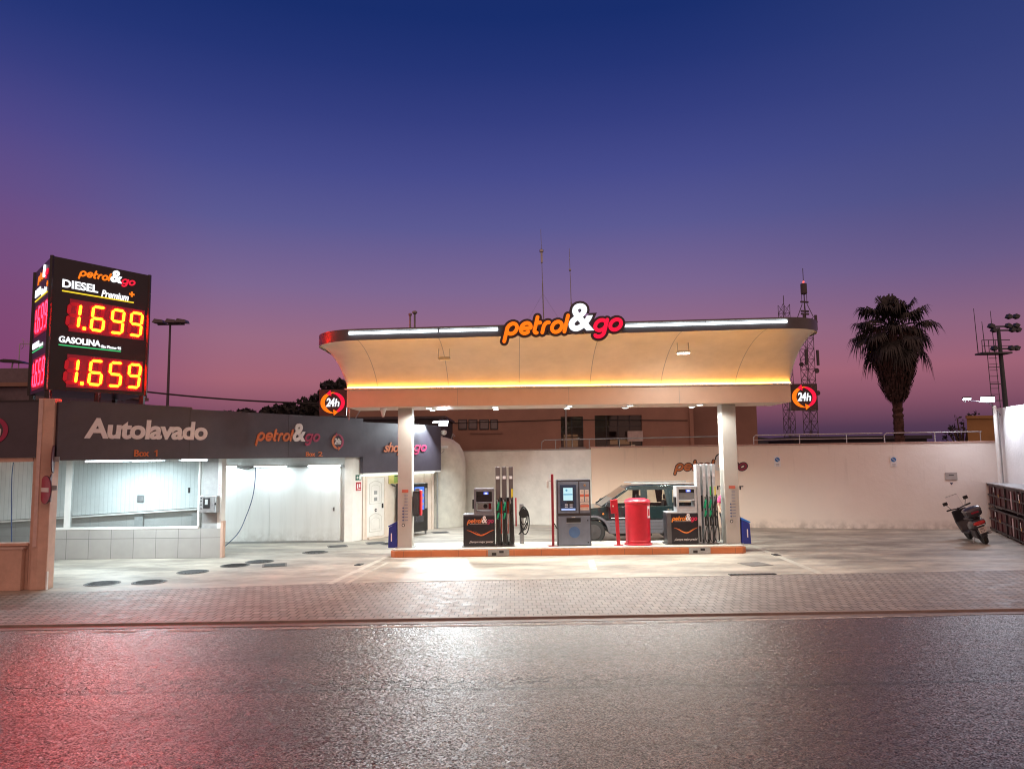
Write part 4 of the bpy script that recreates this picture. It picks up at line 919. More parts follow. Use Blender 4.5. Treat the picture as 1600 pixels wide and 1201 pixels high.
# blue bins beside the columns
blueb = mat('blue_bin_plastic', (.02, .035, .28), .4, nz=.08); bluel = mat('blue_bin_lid', (.03, .22, .75), .35, nz=.05)
def bluebin(lb, loc, sgn):
    t_ = thing('blue_bin', lb, 'bin', loc, 0, 'blue bins beside the columns')
    pr = [(-.13*sgn, 0), (.13*sgn, 0), (.11*sgn, .56), (-.11*sgn, .66)]
    MB().prism(pr, -.17, .17, 'y').build('body', blueb, t_, bevel=.012)
    MB().prism([(-.12*sgn, .665), (.12*sgn, .565), (.13*sgn, .60), (-.11*sgn, .72)], -.18, .18, 'y').build('lid', bluel if sgn > 0 else blueb, t_, bevel=.008)
    bx('label', whitep, t_, (.02*sgn if sgn > 0 else -.05), (.05*sgn if sgn > 0 else -.02), -.176, -.171, .18, .40); return t_
bluebin('blue bin with bright blue sloping lid right of the right column', (6.45, 20.9, .2), 1)
bluebin('dark blue bin with sloping top left of the left column', (-3.37, 20.95, .2), -1)
# dispenser on left column
t_ = thing('glove_dispenser', 'black box with red glowing edge mounted on the left canopy column', 'dispenser', (-2.80, 20.88, 1.42), 0)
MB().box(.0, .17, -.14, .12, -.36, .34).build('case', blackp, t_, bevel=.02); MB().box(.172, .235, -.11, .09, -.34, .36).build('red_side', mat('red_side_panel', (.70, .03, .05), .4), t_, bevel=.02)
bx('spout', mat('chrome', (.6, .6, .6), .2, metal=.9), t_, .05, .16, -.06, .06, .342, .40)
bx('grille', mat('dark_grille', (.04, .04, .045), .6, bump=1.0, bs=50), t_, .02, .15, -.144, -.1405, -.32, .28)

# ------------------------------------------------------------------ back walls
wn = thing('boundary_wall', 'long pale peach boundary wall behind the forecourt with painted logo and railing', 'wall', (3.0, 28.37, 0), math.atan2(25.53-28.37, 16.34-3.0))
WL = 13.95
MB().box(0, WL, 0, .35, -.05, 2.97).build('wall', stucco, wn)
pw = mat('peach_zone', (.80, .66, .58), .85, nz=.08, ns=.9)
wn.children[0].data.materials[0] = None
wm, t, b = nodemat('peach_to_white_stucco'); q = NB(t); oc = t.nodes.new('ShaderNodeTexCoord').outputs['Object']
sxn = t.nodes.new('ShaderNodeSeparateXYZ'); q.l(oc, sxn.inputs[0]); nz_ = q.noise(oc, 1.1, 6)
c_ = q.mix(q.rng(q.m('ADD', sxn.outputs['X'], q.m('MULTIPLY', nz_, 2.0)), 4.0, 10.0, 0, 1), (.82, .64, .50), (.83, .76, .71))
c_ = q.mix(q.rng(nz_, .35, .7, 0, .10), c_, (.45, .36, .32))
st = q.noise(q.map(oc, (5, 5, .4)), 1.0, 6); c_ = q.mix(q.m('MULTIPLY', q.rng(st, .56, .75, 0, .32), q.rng(sxn.outputs['Z'], 2.9, 1.2, 1, 0)), c_, (.30, .26, .23))
dirt = q.m('MULTIPLY', q.rng(sxn.outputs['Z'], .0, .35, 1, 0), q.rng(q.noise(oc, 3, 6), .4, .65, 0, 1)); c_ = q.mix(q.m('MULTIPLY', dirt, .65), c_, (.28, .24, .21))
q.l(c_, b.inputs['Base Color']); b.inputs['Roughness'].default_value = .85
q.bump(q.noise(oc, 8, 7, .6), .35, .02, b)
wn.children[0].data.materials[0] = wm
MB().box(-.02, WL, -.03, .38, 2.972, 3.02).build('coping', mat('pink_coping', (.50, .32, .27), .6), wn, bevel=.008)
lp = (mat('wall_paint_orange', (.50, .14, .04), .7), mat('wall_paint_white', (.7, .68, .66), .7), mat('wall_paint_maroon', (.23, .02, .05), .7))
logo(wn, 3.08, 5.72, 2.07, 2.66, -.004, lp, .004, None, mat('wall_paint_dark', (.035, .03, .035), .7), .002)
text('lettering', '¡Siempre mejor', (3.12, 5.56, 1.30, 1.58), -.002, mat('wall_paint_dark', (.035, .03, .035), .7), wn, .0, .02, .004)
w2 = thing('boundary_wall', 'shorter white boundary wall behind the dark pump and the terminal', 'wall', (-1.91, 30.65, 0), math.atan2(28.38-30.65, 3.0+1.91))
MB().box(-1.2, 5.40, 0, .3, -.05, 2.90).build('wall', whitewall, w2); MB().box(-1.2, 5.40, -.03, .33, 2.902, 2.95).build('coping', mat('grey_coping', (.35, .30, .27), .7), w2)
def wthing(name, lb, cat, px, py, grp=None):
    d = ray(px, py); ax, ay, dx, dy = 3.0, 28.37, 13.34, -2.84
    # intersect with the wall front
    t_ = (ax*dy-ay*dx)/(d.x*dy-dx); pt = d*t_
    return thing(name, lb, cat, (pt.x, pt.y-.005, pt.z+CAM_H), wn.rotation_euler.z, grp)
for px, lb in ((1214.5, 'small blue no-parking sign on the middle of the peach wall'), (1396, 'small blue no-parking sign on the whiter part of the wall below the palm')):
    t_ = wthing('parking_sign', lb, 'sign', px, 720, 'no-parking signs on the boundary wall')
    bx('plate', whitep, t_, -.11, .11, -.012, 0, -.2, .18); MB().lathe([(.085, -.013), (.085, -.016)], (0, 0, .05), 20, 'y').build('disc', mat('sign_blue', (.04, .18, .45), .4), t_)
    MB().prism([(-.06, .10), (-.05, .11), (.06, .0), (.05, -.01)], -.020, -.017, 'y').build('slash', whitep, t_)
    bx('text_bar', mat('card_print', (.2, .18, .2), .5), t_, -.06, .06, -.015, -.0125, -.13, -.11); bx('text_bar', mat('card_print', (.2, .18, .2), .5), t_, -.05, .05, -.015, -.0125, -.17, -.155)
t_ = wthing('notice_plate', 'rectangular grey plate on the wall above the scooter', 'notice', 1486, 743.5); MB().box(-.19, .19, -.02, 0, -.13, .13).build('plate', mat('notice_grey', (.42, .38, .36), .5), t_, bevel=.004); bx('text_bar', blackp, t_, -.08, .08, -.024, -.0205, .02, .045)
t_ = wthing('heart_mark', 'small dark heart mark on the wall below the grey plate', 'mark', 1486.5, 755)
MB().prism([(0, -.05), (.045, .01), (.035, .035), (.015, .035), (0, .02), (-.015, .035), (-.035, .035), (-.045, .01)], -.003, 0, 'y').build('shape', mat('heart_dark', (.08, .07, .12), .6), t_)
# railing on the wall
rl = thing('railing', 'long thin metal railing along the top of the boundary wall', 'railing', (3.0, 28.37, 3.02), wn.rotation_euler.z)
galv = mat('bright_galvanised', (.55, .54, .55), .4, metal=.7)
for a, b_ in ((6.0, 10.4), (10.46, 13.6)):
    MB().tube([(a, .15, 0), (a+.0, .15, .26), (a+.08, .15, .33), (b_, .15, .33)], .022, 8).build('top_rail', galv, rl, True)
MB().tube([(6.0, .15, .16), (10.4, .15, .16)], .012, 6).build('mid_rail', galv, rl, True)
for x in (7.6, 9.2, 12.1, 13.55): MB().tube([(x, .15, 0), (x, .15, .33)], .018, 8).build('post', galv, rl, True)
r2 = thing('railing', 'darker low railing on the wall in front of the brown building', 'railing', (-1.91, 30.65, 2.95), w2.rotation_euler.z)
for a, b_ in ((3.3, 4.2),): MB().tube([(a, .15, 0), (a, .15, .28), (a+.12, .15, .36), (b_+6, .15, .36+.0)], .02, 8).build('top_rail', greym, r2, True)
for x in (3.9, 4.6, 5.3, 6.5): MB().tube([(x, .15, 0), (x, .15, .36)], .016, 8).build('post', greym, r2, True)
# right side wall
sd = thing('side_wall', 'tall white stucco side wall at the right edge', 'wall', (16.72, 25.35, 0), math.atan2(-.97, -.25))
MB().box(0, 9, -.0, .3, -.05, 4.13).build('wall', stucco, sd)
MB().box(-.25, 0, -.0, .3, -.05, 4.10).build('wall_end', stucco, sd)
lpst = thing('light_pole', 'slim white lamp pole in the corner by the side wall', 'lamp post', (16.36, 24.95, 0)); MB().tube([(0, 0, 0), (0, 0, 4.2)], .055, 10).build('pole', white, lpst, True); MB().tube([(.14, .05, 0), (.14, .05, 4.0)], .022, 8).build('conduit', steel, lpst, True)
MB().tube([(0, 0, 4.16), (-.25, -.05, 4.30), (-1.05, -.1, 4.40)], .014, 8).build('arm', dark, lpst, True); MB().tube([(0, 0, 4.1), (.2, .1, 3.95), (.35, .2, 3.85)], .012, 6).build('cable', rubber, lpst, True)
flood('floodlight', 'brighter right one of the two lamps on the white pole', 'floodlight', (16.02, 24.75, 4.40), R(-32), R(36), 75, 'floodlights on the corner pole', size=(.42, .22), col=(.82, .88, 1.0))
flood('floodlight', 'smaller left one of the two lamps on the white pole', 'floodlight', (15.32, 24.75, 4.42), R(-12), R(55), 20, 'floodlights on the corner pole', size=(.26, .12), col=(.82, .88, 1.0))

# ------------------------------------------------------------------ parked off-road car, facing left behind the island
carp = mat('dark_green_car_paint', (.016, .030, .032), .2, metal=.35, nz=.05, coat=1)
carg = mat('grey_lower_cladding', (.11, .105, .12), .5, metal=.2, nz=.08)
chrome = mat('chrome', (.6, .6, .6), .2, metal=.9)
cg = glass('car_glass', (.88, .90, .86), .25, .02)
car = thing('parked_car', 'dark green off-road car with grey lower body parked behind the island', 'car', (1.62, 22.80, 0))
CW = 1.72; WR = .365; WX = (.82, 3.42)
def arch(cx, r_, z0_, n=14):
    a0 = math.asin((z0_-WR)/r_) if abs(z0_-WR) < r_ else 0
    return [(cx+r_*math.cos(math.pi-a0*-1*0-(math.pi)*i/n), WR+r_*math.sin(math.pi*i/n)) for i in range(n+1)]
def body_rings(ptsf):
    return ptsf
ra = .46
low = [(.08, .40), (.34, .34)]+[(WX[0]-ra*math.cos(math.pi*i/12), WR+ra*math.sin(math.pi*i/12)) for i in range(13)]+[(WX[0]+ra+.02, .30), (WX[1]-ra-.02, .30)]+[(WX[1]-ra*math.cos(math.pi*i/12), WR+ra*math.sin(math.pi*i/12)) for i in range(13)]+[(4.4, .36), (4.5, .42), (4.52, .74), (.04, .74)]
# side skins (lower cladding, upper paint) plus bonnet, tail and ends, all as one hull with wheel arches
mb = MB().prism(low, 0.0, .16, 'y').prism(low, CW-.16, CW, 'y'); mb.box(.3, .38, .161, CW-.161, .36, .9); mb.box(1.30, 2.94, .161, CW-.161, .30, .42); mb.box(3.9, 4.48, .161, CW-.161, .38, .72)
clad = mb.build('lower_cladding', carg, car, bevel=.012)
for z in (.42, .52, .62): bx('cladding_rib', mat('dark_groove', (.03, .03, .035), .6), clad, 1.32, 2.92, -.004, .004, z, z+.012)
upl = [(.05, .742), (.02, .86), (.10, .98), (.30, 1.03), (1.02, 1.10), (1.12, 1.12), (4.46, 1.12), (4.53, 1.0), (4.54, .742)]
up = MB().prism(upl, -.012, .02, 'y').prism(upl, CW-.02, CW+.012, 'y').build('side_panel', carp, car, bevel=.008)
bn = MB().prism([(.05, .742), (.02, .86), (.10, .98), (.30, 1.03), (1.02, 1.10), (1.12, 1.12), (1.12, 1.08), (.9, 1.02), (.3, .95), (.2, .742)], .021, CW-.021, 'y').build('bonnet', carp, car, bevel=.01)
MB().prism([(4.35, 1.12), (4.46, 1.12), (4.53, 1.0), (4.54, .742), (4.42, .742)], .021, CW-.021, 'y').build('tailgate', carp, car)
for z in (0, 1): 
    y = -.028 if z == 0 else CW+.013
    for cx in WX:
        mbb = MB(); pts = [(cx-.50*math.cos(math.pi*i/16), WR+.50*math.sin(math.pi*i/16)) for i in range(17)]+[(cx+.44*math.cos(math.pi*i/16), WR+.44*math.sin(math.pi*i/16)) for i in range(17)]
        n = 17; fs = [(i, i+1, 2*n-2-i, 2*n-1-i) for i in range(n-1)]
        V3 = [(a, y, b_) for a, b_ in pts]+[(a, y+.015, b_) for a, b_ in pts]; mbb.add(V3, fs+[tuple(k+2*n for k in f) for f in fs]+[(i, i+1, 2*n+i+1, 2*n+i) for i in range(n-1)]); mbb.build('arch_trim', carg, car)
for x, nm in ((1.28, 0), (2.42, 0), (3.2, 0)): bx('door_gap', blackp, up, x-.004, x+.004, -.0145, -.0125, .75, 1.10)
for x in (2.14, 3.06): MB().box(x, x+.16, -.045, -.013, .98, 1.02).build('door_handle', chrome, up, bevel=.006)
bx('side_lettering', whitep, up, 1.36, 1.9, -.016, -.0125, .762, .785)
MB().lathe([(.03, -.013), (.022, -.028)], (1.12, 0, .90), 12, 'y').build('indicator', mat('orange_lens', (.7, .2, .03), .3), up)
bx('bumper', carg, car, -.06, .06, .06, CW-.06, .42, .66, bevel=.03); bx('rear_bumper', carg, car, 4.50, 4.64, .04, CW-.04, .44, .68, bevel=.03)
for y in (.1, CW-.36): bx('headlight', mat('lamp_lens', (.6, .62, .64), .15), car, -.0, .05, y, y+.26, .78, .92, bevel=.01)
for y in (.03, CW-.15): bx('tail_light', mat('tail_red', (.4, .01, .01), .25), car, 4.52, 4.56, y, y+.12, .80, 1.10)
bx('grille', blackp, car, -.02, .03, .4, CW-.4, .76, .90)
# greenhouse
rz0, rz1 = 1.12, 1.70
def gp(x, z, side): f = (z-rz0)/(rz1-rz0); return (x, (.0+.13*f) if side == 0 else CW-(.0+.13*f), z)
ph = []
for sd_ in (0, 1):
    wins_ = ((1.20, 1.90, 2.30, 2.28), (2.50, 2.50, 3.02, 3.10), (3.26, 3.28, 4.06, 4.24)); zt_, zb_ = rz1-.09, rz0+.015
    fm = MB(); yo = .0 if sd_ == 0 else -.03
    def slab(q4):
        a8 = [(x, y+yo, z) for x, y, z in q4]; b8 = [(x, y+.03, z) for x, y, z in a8]
        fm.add(a8+b8, [(0, 1, 2, 3), (7, 6, 5, 4), (0, 4, 5, 1), (1, 5, 6, 2), (2, 6, 7, 3), (3, 7, 4, 0)])
    slab([gp(1.84, zt_, sd_), gp(4.26, zt_, sd_), gp(4.20, rz1, sd_), gp(1.92, rz1, sd_)])
    slab([gp(1.06, zb_, sd_), gp(1.20, zb_, sd_), gp(1.92, zt_-.001, sd_), gp(1.80, zt_-.001, sd_)])
    for (a_, b_, c_, d_), (e__, f__, g__, h__) in zip(wins_, wins_[1:]): slab([gp(d_, zb_, sd_), gp(e__, zb_, sd_), gp(f__, zt_-.001, sd_), gp(c_, zt_-.001, sd_)])
    slab([gp(4.24, zb_, sd_), gp(4.42, zb_, sd_), gp(4.26, zt_-.001, sd_), gp(4.06, zt_-.001, sd_)])
    fm.build('window_frame', carp, car)
    off = .012 if sd_ == 0 else -.012
    for a, b_, c_, d_ in wins_:
        qd = [gp(a, zb_, sd_), gp(b_, zt_, sd_), gp(c_, zt_, sd_), gp(d_, zb_, sd_)]
        qd = [(x, y+off, z) for x, y, z in qd]; MB().quad(*qd).build('side_window', cg, car)
    MB().tube([gp(2.02, 1.80, sd_), gp(4.05, 1.80, sd_)], .018, 6).build('roof_bar', greym, car)
    MB().prism([(1.16, 1.12), (1.42, 1.12), (1.40, 1.30), (1.24, 1.27)], (-.17 if sd_ == 0 else CW+.03), (-.03 if sd_ == 0 else CW+.17), 'y').build('wing_mirror', blackp, car, bevel=.015)
rf = MB(); 
rows = [(1.84, 1.685), (2.0, 1.745), (2.6, 1.775), (3.6, 1.775), (4.15, 1.745), (4.25, 1.70)]; vs = []
for x, z in rows:
    for k in range(7): f = k/6; vs.append((x, .13+(CW-.26)*f, z-.035*(2*f-1)**2))
rf.add(vs, [(i*7+k, i*7+k+1, i*7+k+8, i*7+k+7) for i in range(5) for k in range(6)]); ro = rf.build('roof', carp, car, True); sm = ro.modifiers.new('s', 'SOLIDIFY'); sm.thickness = .035
MB().quad((1.10, .05, 1.13), (1.10, CW-.05, 1.13), (1.87, CW-.16, 1.68), (1.87, .16, 1.68)).build('windscreen', cg, car)
MB().quad((4.44, .05, 1.13), (4.44, CW-.05, 1.13), (4.22, CW-.16, 1.68), (4.22, .16, 1.68)).build('rear_window', cg, car)
MB().tube([(1.10, .0, 1.115), (1.10, CW, 1.115)], .02, 6).build('wiper_cowl', blackp, car)
seatm = mat('car_seat_fabric', (.06, .06, .06), .9, nz=.2)
for x in (2.15, 3.05):
    for y in (.28, .95): MB().prism([(x, .6), (x+.16, .6), (x+.28, 1.22), (x+.16, 1.24)], y, y+.46, 'y').build('seat', seatm, car, bevel=.03); MB().box(x+.17, x+.27, y+.1, y+.36, 1.25, 1.42).build('head_rest', seatm, car, bevel=.03)
MB().prism([(1.1, .9), (1.12, 1.14), (1.45, 1.12), (1.5, .9)], .06, CW-.06, 'y').build('dashboard', blackp, car)
for cx in WX:
    for y0, y1, sg_ in ((.0, .22, -1), (CW-.22, CW, 1)):
        yo = y0 if sg_ < 0 else y1
        t_ = MB().lathe([(.22, y0+.01), (.33, y0+.005), (WR-.01, y0+.035), (WR, y0+.08), (WR, y1-.08), (WR-.01, y1-.035), (.33, y1-.005), (.22, y1-.01)], (cx, 0, WR), 32, 'y').build('wheel', rubber, car, True)
        MB().lathe([(.225, yo), (.215, yo-sg_*.03), (.09, yo-sg_*.05), (.07, yo-sg_*.0), (.01, yo+sg_*.004)], (cx, 0, WR), 24, 'y').build('rim', mat('alloy_rim', (.10, .10, .105), .35, metal=.7), t_, True)
for x in (1.5, 2.3, 3.0): bx('underbody', blackp, car, x, x+.35, .3, CW-.3, .20, .299)

# ------------------------------------------------------------------ people
skin = mat('skin', (.42, .24, .17), .6, nz=.05); hair = mat('dark_hair', (.02, .014, .01), .6, nz=.2)
def skinmesh(name, nodes, edges, m, parent, sub=2):
    me = bpy.data.meshes.new(name); me.from_pydata([n_[0] for n_ in nodes], edges, []); me.materials.append(m)
    o = bpy.data.objects.new(name, me); C.objects.link(o); o.parent = parent
    md = o.modifiers.new('skin', 'SKIN'); md.use_smooth_shade = True
    if not me.skin_vertices: 
        bm = bmesh.new(); bm.from_mesh(me); bm.verts.layers.skin.verify(); bm.to_mesh(me); bm.free()
    for i, n_ in enumerate(nodes): r_ = n_[1]; me.skin_vertices[0].data[i].radius = r_ if isinstance(r_, tuple) else (r_, r_)
    me.skin_vertices[0].data[0].use_root = True
    s_ = o.modifiers.new('sub', 'SUBSURF'); s_.levels = sub; s_.render_levels = sub
    return o
pe = thing('person', 'person in a pink shirt and dark trousers standing between the silver pump and right column', 'person', (6.33, 22.1, 0.0), R(8))
# faces the pump (-y), right hand reaching forward
nd = [((0, 0, .93), (.15, .10)), ((0, -.01, 1.10), (.145, .10)), ((0, -.01, 1.30), (.17, .11)), ((0, 0, 1.42), (.13, .085)), ((0, -.01, 1.50), .055), ((0, -.02, 1.58), .06), ((0, -.03, 1.66), (.078, .092)), ((0, -.02, 1.74), (.07, .08)),
      ((-.10, 0, .86), (.095, .10)), ((-.11, -.02, .48), .065), ((-.12, .02, .28), .058), ((-.12, .03, .09), .042), ((-.13, -.06, .05), (.045, .035)), ((-.14, -.16, .035), (.04, .025)),
      ((.10, 0, .86), (.095, .10)), ((.11, -.03, .48), .065), ((.12, .02, .28), .058), ((.12, .04, .09), .042), ((.13, -.05, .05), (.045, .035)), ((.14, -.15, .035), (.04, .025)),
      ((-.20, 0, 1.40), .062), ((-.26, -.01, 1.15), .045), ((-.27, -.16, 1.00), .036), ((-.26, -.27, .98), .026), ((.20, 0, 1.40), .062), ((.25, .02, 1.14), .045), ((.24, -.06, .92), .036), ((.24, -.08, .84), .026)]
ed = [(0, 1), (1, 2), (2, 3), (3, 4), (4, 5), (5, 6), (6, 7), (0, 8), (8, 9), (9, 10), (10, 11), (11, 12), (12, 13), (0, 14), (14, 15), (15, 16), (16, 17), (17, 18), (18, 19), (3, 20), (20, 21), (21, 22), (22, 23), (3, 24), (24, 25), (25, 26), (26, 27)]
def hand(nd, ed, wi, base, d, sidev, up_):
    base = Vector(base); d = Vector(d).normalized(); sv = Vector(sidev).normalized(); u_ = Vector(up_).normalized()
    nd.append((tuple(base+d*.05), (.030, .016))); pi = len(nd)-1; ed.append((wi, pi))
    for k, L in enumerate((.062, .072, .068, .052)):
        o_ = (k-1.5)*.019; a = base+d*.085+sv*o_; nd.append((tuple(a), .009)); ed.append((pi, len(nd)-1))
        nd.append((tuple(a+d*L*.55-u_*.012), .0085)); ed.append((len(nd)-2, len(nd)-1)); nd.append((tuple(a+d*L*.8-u_*.035), .007)); ed.append((len(nd)-2, len(nd)-1))
    nd.append((tuple(base+d*.03+sv*.038-u_*.01), .010)); ed.append((pi, len(nd)-1)); nd.append((tuple(base+d*.065+sv*.05-u_*.025), .008)); ed.append((len(nd)-2, len(nd)-1))
hand(nd, ed, 23, (-.26, -.27, .98), (0, -1, -.1), (1, 0, 0), (0, 0, 1)); hand(nd, ed, 27, (.24, -.08, .84), (0, -.1, -1), (0, -1, 0), (1, 0, 0))
skinmesh('body', nd, ed, skin, pe)
shirt = [(n_[0], tuple(x+.014 for x in (n_[1] if isinstance(n_[1], tuple) else (n_[1],)*2))) for n_ in nd[:4]]+[((-.20, 0, 1.40), .078), ((-.245, -.01, 1.22), .066), ((.20, 0, 1.40), .078), ((.24, .02, 1.22), .066)]
skinmesh('shirt', shirt, [(0, 1), (1, 2), (2, 3), (3, 4), (4, 5), (3, 6), (6, 7)], mat('pink_shirt', (.55, .05, .16), .8, nz=.1), pe)
tr_ = [((0, 0, .94), (.168, .118)), ((-.10, 0, .86), (.11, .112)), ((-.11, -.02, .48), .08), ((-.12, .02, .28), .072), ((-.12, .03, .10), .062), ((.10, 0, .86), (.11, .112)), ((.11, -.03, .48), .08), ((.12, .02, .28), .072), ((.12, .04, .10), .062)]
skinmesh('trousers', tr_, [(0, 1), (1, 2), (2, 3), (3, 4), (0, 5), (5, 6), (6, 7), (7, 8)], mat('dark_trousers', (.03, .03, .04), .9, nz=.1), pe)
skinmesh('hair', [((0, .01, 1.78), (.078, .085)), ((0, .03, 1.70), (.082, .075)), ((0, .045, 1.62), (.06, .04))], [(0, 1), (1, 2)], hair, pe)
for sx_ in (-.032, .032): MB().lathe([(.001, -.012), (.011, -.006), (.012, 0), (.001, .008)], (sx_, -.122, 1.685), 10, 'y').build('eye', blackp, pe, True)
MB().prism([(-.125, 1.685), (-.152, 1.640), (-.122, 1.632)], -.013, .013, 'x').build('nose', skin, pe, bevel=.004)
MB().box(-.026, .026, -.129, -.115, 1.602, 1.612).build('mouth', mat('lips', (.3, .1, .09), .5), pe, bevel=.003)
for sx_ in (-1, 1): MB().lathe([(.001, 0), (.022, .004), (.026, .012), (.001, .016)], (sx_*.084 if sx_ > 0 else -.10, -.02, 1.67), 10, 'x').build('ear', skin, pe, True)
for sx_ in (-.135, .135): MB().box(sx_-.05, sx_+.05, -.20, .09, 0, .07).build('shoe', rubber, pe, bevel=.025)

# ------------------------------------------------------------------ scooter, leaning on its stand, rear towards the road
sp_ = G(1546, 851); sc = thing('scooter', 'dark scooter with grey top case leaning on its stand in front of the crates', 'scooter', (sp_.x, sp_.y, 0), rot=(0, R(-21), R(-15)))
# local: +y = forward (away from camera), x = right, z = up
sg_ = mat('scooter_silver', (.075, .07, .08), .3, metal=.5, nz=.05, coat=.5); sk_ = mat('scooter_black', (.025, .022, .028), .4, nz=.1)
def wheel_(y, r_):
    t_ = MB().lathe([(r_-.09, -.05), (r_-.02, -.058), (r_, -.02), (r_, .02), (r_-.02, .058), (r_-.09, .05)], (0, y, r_), 28, 'x').build('wheel', rubber, sc, True)
    MB().lathe([(r_-.095, -.035), (.05, -.05), (.05, .05), (r_-.095, .035)], (0, y, r_), 20, 'x').build('rim', sg_, t_, True)
wheel_(.27, .27); wheel_(1.58, .27)
MB().prism([(-.02, .30), (.03, .22), (.28, .55), (.25, .62)], -.085, .085, 'x').build('rear_mudguard', sk_, sc, bevel=.02)
def loftb(name, secs, m_, n=14, par=None, ex=2.6):
    mb = MB(); vs = []
    for (y, zc, hw, hz) in secs:
        for k in range(n):
            a = 2*math.pi*k/n; c_, s_ = math.cos(a), math.sin(a); vs.append((hw*abs(c_)**(2/ex)*(1 if c_ > 0 else -1), y, zc+hz*abs(s_)**(2/ex)*(1 if s_ > 0 else -1)))
    m = len(secs); fs = [(i*n+k, i*n+(k+1) % n, (i+1)*n+(k+1) % n, (i+1)*n+k) for i in range(m-1) for k in range(n)]+[tuple(range(n))[::-1], tuple(range((m-1)*n, m*n))]
    mb.add(vs, fs); return mb.build(name, m_, par or sc, True)
tl = loftb('tail_body', [(-.10, .68, .10, .05), (-.06, .67, .17, .10), (.05, .65, .20, .14), (.30, .62, .19, .16), (.60, .55, .17, .14), (.80, .45, .12, .10)], sg_)
loftb('tail_light', [(-.125, .67, .10, .03), (-.10, .67, .15, .055), (-.04, .67, .172, .065)], mat('tail_red', (.4, .01, .01), .25), par=tl)
MB().box(-.12, .12, -.125, -.105, .605, .615).build('light_trim', whitep, tl)
bx('licence_plate', mat('plate_white', (.55, .52, .48), .5), sc, -.10, .10, -.075, -.060, .38, .54)
text('lettering', '8271', (-.075, .075, .40, .45), -.075, blackp, sc, 0, .01, .002); text('lettering', 'FBK', (-.06, .06, .47, .52), -.075, blackp, sc, 0, .01, .002)
bx('plate_holder', sk_, sc, -.08, .08, -.059, .02, .34, .60)
loftb('saddle', [(.02, .80, .10, .03), (.10, .81, .15, .05), (.45, .80, .16, .055), (.78, .76, .13, .045), (.95, .70, .08, .03)], sk_)
loftb('top_case', [(-.14, .98, .14, .06), (-.10, .98, .20, .12), (.08, .98, .23, .145), (.26, .98, .21, .13), (.32, .98, .14, .08)], sk_)
loftb('case_lid', [(-.135, 1.045, .15, .03), (-.09, 1.05, .215, .075), (.08, 1.06, .24, .095), (.25, 1.05, .22, .08), (.31, 1.04, .15, .04)], sg_)
bx('case_reflector', mat('dark_red_reflector', (.22, .01, .03), .25), sc, -.10, .10, -.15, -.13, .965, 1.015)
MB().tube([(.0, .0, .80), (.0, .10, .86)], .05, 8).build('case_rack', sk_, sc, True)
MB().prism([(.78, .30), (1.30, .28), (1.34, .34), (.80, .36)], -.17, .17, 'x').build('footboard', sk_, sc, bevel=.02)
MB().prism([(1.26, .30), (1.36, .30), (1.52, .62), (1.40, .98), (1.30, .98), (1.40, .62)], -.21, .21, 'x').build('front_shield', sk_, sc, bevel=.03)
MB().tube([(0, 1.58, .27), (0, 1.42, .70), (0, 1.32, 1.02)], .035, 8).build('fork', sk_, sc, True)
MB().tube([(-.33, 1.20, 1.06), (-.14, 1.27, 1.03), (0, 1.32, 1.00), (.14, 1.27, 1.03), (.33, 1.20, 1.06)], .018, 8).build('handlebar', sk_, sc, True)
for s_ in (-1, 1):
    MB().tube([(s_*.35, 1.19, 1.06), (s_*.22, 1.235, 1.045)], .024, 10).build('grip', rubber, sc, True)
    MB().tube([(s_*.20, 1.25, 1.05), (s_*.27, 1.25, 1.18), (s_*.30, 1.24, 1.24)], .008, 6).build('mirror_stem', sk_, sc, True)
    MB().box(s_*.30-.07, s_*.30+.07, 1.22, 1.245, 1.21, 1.31).build('mirror', blackp, sc, bevel=.02)
MB().prism([(1.30, 1.02), (1.34, 1.02), (1.46, 1.40), (1.43, 1.42)], -.17, .17, 'x').build('windshield', glass('scooter_screen', (.97, .97, .98), .02, .1), sc)
MB().tube([(-.08, .62, .28), (-.24, .60, .02), (-.29, .62, -.06)], .013, 6).build('side_stand', steel, sc, True)
MB().tube([(.16, .9, .26), (.17, .3, .28), (.17, .0, .33)], .045, 10).build('exhaust', greym, sc, True)
MB().box(-.12, .12, .30, .78, .18, .44).build('engine_block', sk_, sc, bevel=.03)

